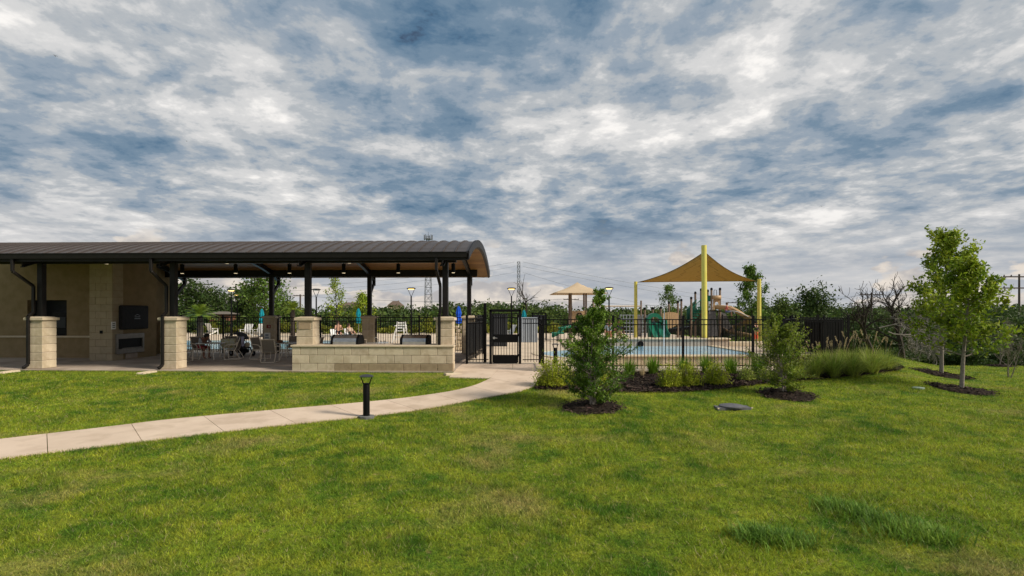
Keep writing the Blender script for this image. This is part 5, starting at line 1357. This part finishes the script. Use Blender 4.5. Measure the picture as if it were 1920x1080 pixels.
for px, py, h, w, pl_, l in ((1492, 712, 42, 60, 4, 'fountain grass clump right behind the yellow-green spreading shrub'), (1528, 708, 48, 60, 8, 'fountain grass clump with a few plumes before the dense dark fence'), (1562, 708, 56, 70, 10, 'plumed fountain grass clump below the dark fence corner'), (1598, 706, 54, 70, 9, 'dense fountain grass clump in the middle of the mound'), (1632, 701, 56, 76, 10, 'wide arching fountain grass clump near the mound end'), (1660, 695, 52, 70, 9, 'outermost fountain grass clump at the end of the mulch bed'), (1580, 694, 52, 60, 10, 'fountain grass clump in the rear row under the fence corner'), (1620, 690, 50, 60, 9, 'fountain grass clump in the rear row near the mound end'), (1545, 698, 44, 50, 4, 'fountain grass clump in the rear row beside the shrub')):
    pl_ = max(2, pl_//2); clump(px, py, h*(.95+.35*((px*7) % 10)/10), w*.72, 560, LF_FOUNT, l, 'fountain_grass', 'grass', plume=pl_, lean=1.0, width=.020, grp=FG, drp=1.15)
for px, py, l in ((1205, 707, 'thin tan seed stalks beside the lily clumps at the open mulch'), (1300, 704, 'thin tan seed stalks between lily clumps near the fence post')):
    clump(px, py, 40, 30, 60, LF_PLUME, l, 'seed_stalks', 'plant', lean=.4, width=.008)

# ------------------------------------------------------------------ middle-distance trees
def mid_tree(seed, px, ptop, Y, w, m, label, base=None, leaf=.2, dense=9, style='oak', name='tree', gy=None):
    X = WX(px, Y); z0 = g(X, Y) if gy is None else gy; H = EYE-(ptop-HY)/F*Y-z0; rw = w/F*Y/2
    if style == 'upright': mb, P = leader_tree(seed, H, .06, .2, lambda t: rw*1.5*(1-t)**.55+.25, 24, lambda t: .38+.5*t, sub=4, pts_per=dense, spread=leaf*.8, up=.1)
    else:
        mb, P = leader_tree(seed, H*.86, H*.028, .22, lambda t: rw*(.75+.5*math.sin(math.pi*t)), 20, lambda t: .25+.7*t, sub=6, pts_per=dense, spread=leaf*1.5, up=.04, subang=1.)
    return put_tree(name, label, 'tree', (X, Y, z0), mb, P, m, leaf, DARKBK)
mid_tree(41, 1413, 503, 50, 72, LF_ELM, 'leafy tree rising behind the shade post beside the person in orange shorts', leaf=.2, dense=15, style='upright', name='elm_tree')
mid_tree(42, 1254, 541, 50, 50, LF_ELM, 'small leafy tree between the green slide and yellow posts', leaf=.17, dense=4, style='upright', name='elm_tree')
mid_tree(43, 497, 521, 52, 96, LF_ELM, 'large pale green tree rising behind the notice pillar', leaf=.26, dense=8, name='elm_tree')
mid_tree(44, 632, 524, 46, 50, LF_MAPLE, 'young tree with spiky upright branches behind the sunbathers', leaf=.16, dense=3, style='upright', name='young_tree')
mid_tree(45, 683, 558, 47, 46, LF_MAPLE, 'small bright green tree behind the rear counter pillar', leaf=.18, dense=6, style='upright', name='young_tree')
mid_tree(46, 358, 543, 72, 92, LF_OAK, 'big dark oak behind the sago palm', leaf=.36, dense=9, name='oak_tree')
mid_tree(47, 402, 556, 76, 80, LF_OAK, 'rounded dark oak beside the lit lamps', leaf=.36, dense=9, name='oak_tree')
mid_tree(48, 462, 545, 68, 60, LF_OAK, 'dark oak crowding the large pale green tree', leaf=.34, dense=9, name='oak_tree')
mid_tree(49, 312, 560, 74, 50, LF_OAK2, 'pale green oak beside the tan-roofed house', leaf=.34, dense=7, name='oak_tree')
mid_tree(50, 1518, 553, 72, 84, LF_OAK, 'flat-topped dark oak beyond the side fence', leaf=.36, dense=9, name='oak_tree')
mid_tree(51, 1465, 561, 66, 46, LF_OAK2, 'small grey-green oak between shade posts and flat-topped oak', leaf=.3, dense=7, name='oak_tree')
mid_tree(52, 530, 566, 60, 40, LF_OAK2, 'low bushy oak beyond the notice pillar', leaf=.3, dense=7, name='oak_tree')
def palm(px, pc, Y, rpx, label, zt=None):
    X = WX(px, Y); z = EYE-(pc-HY)/F*Y; r_ = rpx/F*Y; t = thing('sago_palm', label, 'palm', (X, Y, 0), 0, 'sago palms by the pool')
    tk = MB(); zz = 0
    prof = []
    for k in range(9): prof += [(.17+.03*(k % 2), z*k/9), ]
    tk.lathe(prof+[(.12, z)], 12).build('trunk', DARKBK, t)
    V_, F_ = [], []; o = 0
    for k in range(34):
        az = k*2.399; el = .15+1.2*(k/34); pts = []
        for j in range(11):
            u = j/10; rr = r_*u*math.cos(el)*1.05; h = r_*(u*math.sin(el)*.9-.55*u*u*(1-.5*k/34)); pts.append(np.array([rr*math.cos(az), rr*math.sin(az), z+h]))
        sdv = np.array([-math.sin(az), math.cos(az), 0])
        for j in range(1, 10):
            for s in (-1, 1):
                d = pts[j+1]-pts[j]; d = d/np.linalg.norm(d); L = r_*.2*math.sin(math.pi*(j+1)/12)+.04
                a = pts[j]; b = a+(sdv*s*.8+d*.6)*L+np.array([0, 0, .03]); w = d*r_*.07
                V_ += [a, a+w, b+w*.2, b-w*.1]; F_.append((o, o+1, o+2, o+3)); o += 4
    obj('fronds', npmesh('fronds', np.array(V_), np.array(F_), LF_PALM), t)
palm(375, 592, 33, 36, 'bright sago palm behind the fence near the person at the table')
palm(303, 586, 44, 24, 'bright sago palm beside the television wall')
palm(549, 580, 46, 26, 'bright sago palm behind the stone counter-end pillar')

def dead_tree(seed, px, pb, pt, Y, label, lean, nm='dead_tree', kids=(5, 5, 4), spread=1.0, z0=None, grav=.03, H=None):
    rs = random.Random(seed); X = WX(px, Y); z0 = EYE-(pb-HY)/F*Y if z0 is None else z0; H = H or EYE-(pt-HY)/F*Y-z0
    mb = MB()
    def gr(p, d, L, r, lv):
        pts, de = curve_pts(p, d, L, 6, .28 if nm == 'dead_tree' else .42, rs, grav if lv else grav*3)
        mb.tube(pts, [max(.010, r*(1-.6*k/6)) for k in range(7)], 6 if lv < 2 else 4, False)
        if lv < len(kids):
            for _ in range(kids[lv]):
                k = rs.randint(2, 6); dd = (pts[k]-pts[k-1]).normalized()+Vector((rs.uniform(-1, 1), rs.uniform(-.6, .6), rs.uniform(-.35, .8)))*spread
                gr(pts[k], dd, L*rs.uniform(.42, .68), r*.45, lv+1)
    gr((0, 0, 0), lean, H*.6, H*(.032 if nm == 'dead_tree' else .011), 0)
    t = thing(nm, label, 'dead tree', (X, Y, z0)); mb.build('branches', DARKBK if nm == 'dead_tree' else DEADBK, t, True)
dead_tree(61, 1640, 668, 528, 30, 'shorter leafless dead tree beside the dark fence corner', (-.55, .1, 1), kids=(8, 6, 5), spread=1.25)
dead_tree(62, 1692, 672, 512, 30, 'taller leafless dead tree behind the feathery grass mound', (-.45, .1, 1), kids=(8, 6, 5), spread=1.25)
dead_tree(63, 1648, 615, 0, 27.6, 'fan of grey fallen branches drooping at the edge of the woods', (1, -.1, .1), nm='fallen_branches', kids=(9, 7, 5), spread=.9, grav=-.06, H=3.6)
dead_tree(64, 1665, 622, 0, 27.9, 'grey drooping dead limbs hanging behind the young maples', (1, -.05, -.15), nm='fallen_branches', kids=(8, 7, 5), spread=.9, grav=-.05, H=3.4)
dead_tree(65, 987, 588, 522, 75, 'thin bare tree beside the lamp behind the gate', (.05, 0, 1), kids=(6, 4), spread=.8)

# ------------------------------------------------------------------ woodland masses
def wood(name, rows, m, size, per, seed, group=None):
    r = np.random.default_rng(seed); cs = []
    for (xa, xb, Y, yt, amp, rpx) in rows:
        px = xa
        while px < xb:
            R0 = rpx*r.uniform(.7, 1.3); Yy = Y*r.uniform(.96, 1.05); X = WX(px, Yy); top = EYE-(yt(px)+r.uniform(-amp, amp)-HY)/F*Yy; rad = R0/F*Yy; zb = g(X, Yy)
            hgt = max(top-zb, .6)
            for q in range(6):
                o = unit(r.normal(size=3))*np.array([rad*.6, rad*.6, 0]); k = r.uniform(.25, .95)
                rz = hgt*.24*r.uniform(.7, 1.2)
                cs.append(((X+o[0], Yy+o[1], zb+hgt*k*.8), (rad*r.uniform(.45, .75), rad*r.uniform(.45, .75), rz)))
            cs.append(((X, Yy, top-hgt*.28), (rad*.75, rad*.75, hgt*.28)))
            px += R0*1.15
    V, Fs = blob_leaves(cs, per, size, r=r, jitter=.5, aspect=.7)
    V[:, 2] = np.maximum(V[:, 2], ground(V[:, 0], V[:, 1])-.1)
    return stuff(obj(name, npmesh(name, V, Fs, m)))
sil = lambda px: np.interp(px, [0, 260, 300, 420, 560, 700, 790, 830, 900, 1000, 1040, 1075, 1200, 1400, 1500, 1600, 1700, 1800, 1950], [560, 560, 566, 570, 572, 571, 570, 565, 560, 560, 566, 573, 573, 572, 563, 570, 573, 572, 566])
wood('distant_woodland', [(-60, 1990, 170, lambda p: sil(p), 3, 24), (-60, 1990, 130, lambda p: sil(p)+4, 3, 24), (-60, 1990, 100, lambda p: sil(p)+8, 4, 26)], LF_WOOD, .7, 60, 71)
wood('woodland', [(-60, 1990, 80, lambda p: sil(p)+13, 4, 28), (-60, 1990, 67, lambda p: sil(p)+20, 4, 30)], LF_OAK2, .42, 90, 72)
wood('hedge_planting', [(240, 1110, 58, lambda p: 598, 3, 18)], LF_OAK, .26, 60, 73)
wood('yellow_shrub_planting', [(380, 1040, 53.5, lambda p: 598 if 480 < p < 560 or 780 < p < 900 or p > 950 else 608, 9, 13)], leafmat('garden', (.12, .16, .018), (.27, .28, .035)), .2, 30, 74)
wood('woodland_edge', [(1596, 2100, 47, lambda p: np.interp(p, [1590, 1700, 1800, 1950], [571, 573, 570, 562]), 4, 50), (1610, 2100, 39, lambda p: np.interp(p, [1590, 1700, 1800, 1950], [600, 602, 596, 585]), 8, 55), (1690, 2100, 33, lambda p: 622, 8, 45)], LF_OAK, .17, 620, 75)
wood('woodland_floor_scrub', [(1640, 2100, 30, lambda p: 650, 8, 40)], LF_OAK, .12, 260, 76)

# ------------------------------------------------------------------ far houses, towers, poles, birds
def house(px, Y, wpx, pe, pr, label, wallm, roofm, zb=None):
    X = WX(px, Y); nochim = zb == 'low'; zb = g(X, Y) if zb is None or nochim else zb; w = wpx/F*Y; d = w*.7; ze = EYE-(pe-HY)/F*Y; zr = EYE-(pr-HY)/F*Y
    t = thing('house', label, 'house', (X, Y, zb)); he, hr = ze-zb, zr-zb
    MB().box((0, 0, he/2), (w, d, he)).build('wall', wallm, t)
    o = .4; vs = [(-w/2-o, -d/2-o, he), (w/2+o, -d/2-o, he), (w/2+o, d/2+o, he), (-w/2-o, d/2+o, he), (-w*.22, 0, hr), (w*.22, 0, hr)]
    rf = MB().add(vs, [(0, 1, 5, 4), (1, 2, 5), (2, 3, 4, 5), (3, 0, 4), (3, 2, 1, 0)]).build('roof', roofm, t)
    if not nochim: MB().box((w*.2, d*.1, hr*.98), (.6, .6, 1.2)).build('chimney', wallm, rf)
    for k in (-.3, 0, .3):
        wn = MB().box((w*k, -d/2-.03, he*.6), (w*.12, .1, he*.22)).build('window', DGREY, t); MB().box((w*k, -d/2-.06, he*.6-he*.12), (w*.14, .14, .1)).build('sill', WHITE, wn)
ROOFB = mat('shingle_brown', (.12, .085, .065), (.16, .115, .09), rough=.9); BRK = mat('house_tan', (.36, .28, .2), (.42, .33, .24), rough=.9)
house(290, 95, 60, 567, 556, 'tan house with brown hip roof beside the television wall', BRK, ROOFB)
house(418, 64, 36, 589, 584, 'low brick-coloured house glimpsed behind the sago palm', mat('brick_red', (.22, .1, .06), (.28, .13, .08), rough=.9), mat('shingle_grey', (.14, .12, .10), rough=.9), 'low')
house(657, 300, 40, 573, 567, 'small pale house on the far ridge behind the spiky young tree', BRK, ROOFB)
house(742, 320, 26, 573, 564.5, 'small brown-roofed house on the far ridge near the lit lamp and lattice tower', BRK, ROOFB)
def lattice(px, pt, pb, Y, wb, wt, label, antennas=False, waist=None):
    X = WX(px, Y); z0 = g(X, Y); zt = EYE-(pt-HY)/F*Y-z0; t = thing('lattice_tower', label, 'tower', (X, Y, z0))
    lv = 12; hw = lambda z: (wb+(wt-wb)*min(1, (z/zt)/(waist or 1)))/F*Y/2
    r_ = .055*Y/200
    for sx in (-1, 1):
        for sy in (-1, 1):
            MB().tube([(sx*hw(zt*k/lv), sy*hw(zt*k/lv), zt*k/lv) for k in range(lv+1)], r_*1.5, 4).build('leg', mat('galvanised', (.12, .13, .145), rough=.5, metal=.3), t)
    br = MB()
    for k in range(lv):
        a, b = zt*k/lv, zt*(k+1)/lv; ha, hb = hw(a), hw(b)
        for s in (-1, 1):
            br.tube([(-ha, s*ha, a), (hb, s*hb, b)], r_, 4); br.tube([(ha, s*ha, a), (-hb, s*hb, b)], r_, 4); br.tube([(s*ha, -ha, a), (s*hb, hb, b)], r_, 4); br.tube([(-hb, s*hb, b), (hb, s*hb, b)], r_, 4)
    br.build('bracing', MATS['galvanised'], t)
    if antennas:
        MB().lathe([(1.5, zt-1.1), (1.5, zt-1.0)], 12).build('platform', MATS['galvanised'], t)
        for k in range(9):
            a = k*math.pi/4.5; MB().box((1.55*math.cos(a), 1.55*math.sin(a), zt-.4), (.14, .16, 1.9), rz=a).build('antenna', mat('antenna_grey', (.09, .09, .09), rough=.6), t)
        MB().tube([(0, 0, zt-2), (0, 0, zt+1.6)], .06, 5).build('mast', MATS['galvanised'], t)
    return X, Y, z0+zt
lattice(803, 443, 572, 200, 15, 5.5, 'lattice cell tower with antenna ring rising behind the pavilion roof', True)
PYL = lattice(972.5, 491, 566, 260, 15, 5, 'lattice power pylon on the horizon above the gate', waist=.5)
def pole(px, pt, Y, label, arm=2.4, two=False):
    X = WX(px, Y); z0 = g(X, Y); zt = EYE-(pt-HY)/F*Y; t = thing('power_pole', label, 'utility pole', (X, Y, z0), 0, 'wooden power poles'); wm = mat('pole_wood', (.06, .045, .04), (.09, .07, .06), rough=.9)
    MB().tube([(0, 0, 0), (0, 0, zt-z0)], [.17*Y/80, .12*Y/80], 8).build('shaft', wm, t, True)
    for k in range(2 if two else 1):
        z = zt-z0-.35-k*1.5; MB().box((0, 0, z), (arm, .16, .16)).build('crossarm', wm, t)
        for x in (-arm/2+.1, -arm/4, arm/4, arm/2-.1): MB().lathe([(.06, 0), (.08, .1), (.04, .2)], 6, (x, 0, z+.08)).build('insulator', DGREY, t)
    return (X, Y, zt)
p1 = pole(1911, 514, 72, 'thick dark power pole with two crossarms above the woods edge', 4.2, True)
p2 = pole(1634, 549, 105, 'power pole standing between the dead trees', 4.5)
p3 = pole(1384, 565, 130, 'power pole with crossarms between tower slide and leafy tree', 5, True)
p4 = pole(1071, 559, 140, 'power pole seen below the tan pyramid canopy', 4)
p5 = pole(376, 530, 115, 'power pole rising over the big dark oak', 3.5)
p6 = pole(563, 552, 140, 'power pole beside the counter-end column', 3.5)
wm = mat('wire', (.10, .11, .125), rough=.6)
def wire(a, b, sag, label, r_=.03):
    a, b = Vector(a), Vector(b); t = MB().tube([a.lerp(b, k/24)-Vector((0, 0, sag*4*(k/24)*(1-k/24))) for k in range(25)], r_*.6*(a.y+b.y)/160, 4).build('power_line', wm)
    tag(t, label, 'power line', 'power lines')
left = (-200, 130, 13.)
for k, (a, b) in enumerate(((p5, p6), (p6, p4), (p4, p3), (p3, p2), (p2, p1))):
    wire((a[0]-1, a[1], a[2]-.2), (b[0]-1, b[1], b[2]-.2), 1.2, ['power line from the oak pole to the counter column pole', 'power line passing behind the pavilion to the canopy pole', 'power line from the canopy pole to the playground pole', 'power line from the playground pole to the dead tree pole', 'power line from the dead tree pole to the woods edge pole'][k])
for k, (za, px2, py2) in enumerate(((0, 1500, 575), (-2.2, 1500, 582), (-5, 1300, 585))):
    wire((PYL[0]+2, PYL[1], PYL[2]+za), W(px2, py2, 330), 2.2, ['topmost transmission line descending from the pylon over the playground', 'middle transmission line descending from the pylon over the playground', 'lowest transmission line descending from the pylon over the playground'][k], .022)
    wire((PYL[0]-2, PYL[1], PYL[2]+za), W(150, [530, 538, 548][k], 210), 6, ['topmost transmission line running from the pylon behind the pavilion', 'middle transmission line running from the pylon behind the pavilion', 'lowest transmission line running from the pylon behind the pavilion'][k], .022)
def bird(px, py, Y, s, rz, label):
    t = thing('bird', label, 'bird', W(px, py, Y), rz, 'birds in flight'); t.scale = (s,)*3; bm = mat('bird_black', (.015, .015, .017), rough=.7)
    MB().lathe([(0, -.22), (.05, -.15), (.07, 0), (.05, .12), (.03, .2), (0, .24)], 8).build('body', bm, t, True).rotation_euler = (R(90), 0, 0)
    for sx in (-1, 1): MB().add([(0, -.1, .03), (sx*.3, -.14, .14), (sx*.62, 0, .08), (sx*.3, .08, .13), (0, .1, .03)], [(0, 1, 3, 4), (1, 2, 3)]).build('wing', bm, t).modifiers.new('thick', 'SOLIDIFY').thickness = .01
    MB().add([(-.04, .2, 0), (.04, .2, 0), (.09, .38, 0), (-.09, .38, 0)], [(0, 1, 2, 3)]).build('tail', bm, t)
bird(104, 105, 60, .42, R(60), 'larger dark bird gliding high over the pavilion'); bird(1540, 387, 60, .36, R(-40), 'dark bird gliding over the woods'); bird(757, 364, 80, .3, R(20), 'tiny dark bird low over the pavilion roof'); bird(350, 265, 80, .3, R(80), 'tiny dark bird in the mid sky over the pavilion')
# water jets over the raised pool
JET = mat('water_spray', (.75, .8, .85), rough=.2, trans=.5)
t = tag(MB().tube([W(1245, 650, 25), W(1245, 600, 25), W(1245.5, 577, 25)], [.02, .014, .006], 6).build('water_jet', JET), 'thin vertical white water jet in front of the green slide', 'water jet')
t = tag(MB().tube([W(1368+k*3.2, 583+.05*(k*k)*2.2-.2*k, 31) for k in range(12)], .012, 6).build('water_jet', JET), 'thin arching water jet beside the tan winding slide', 'water jet')
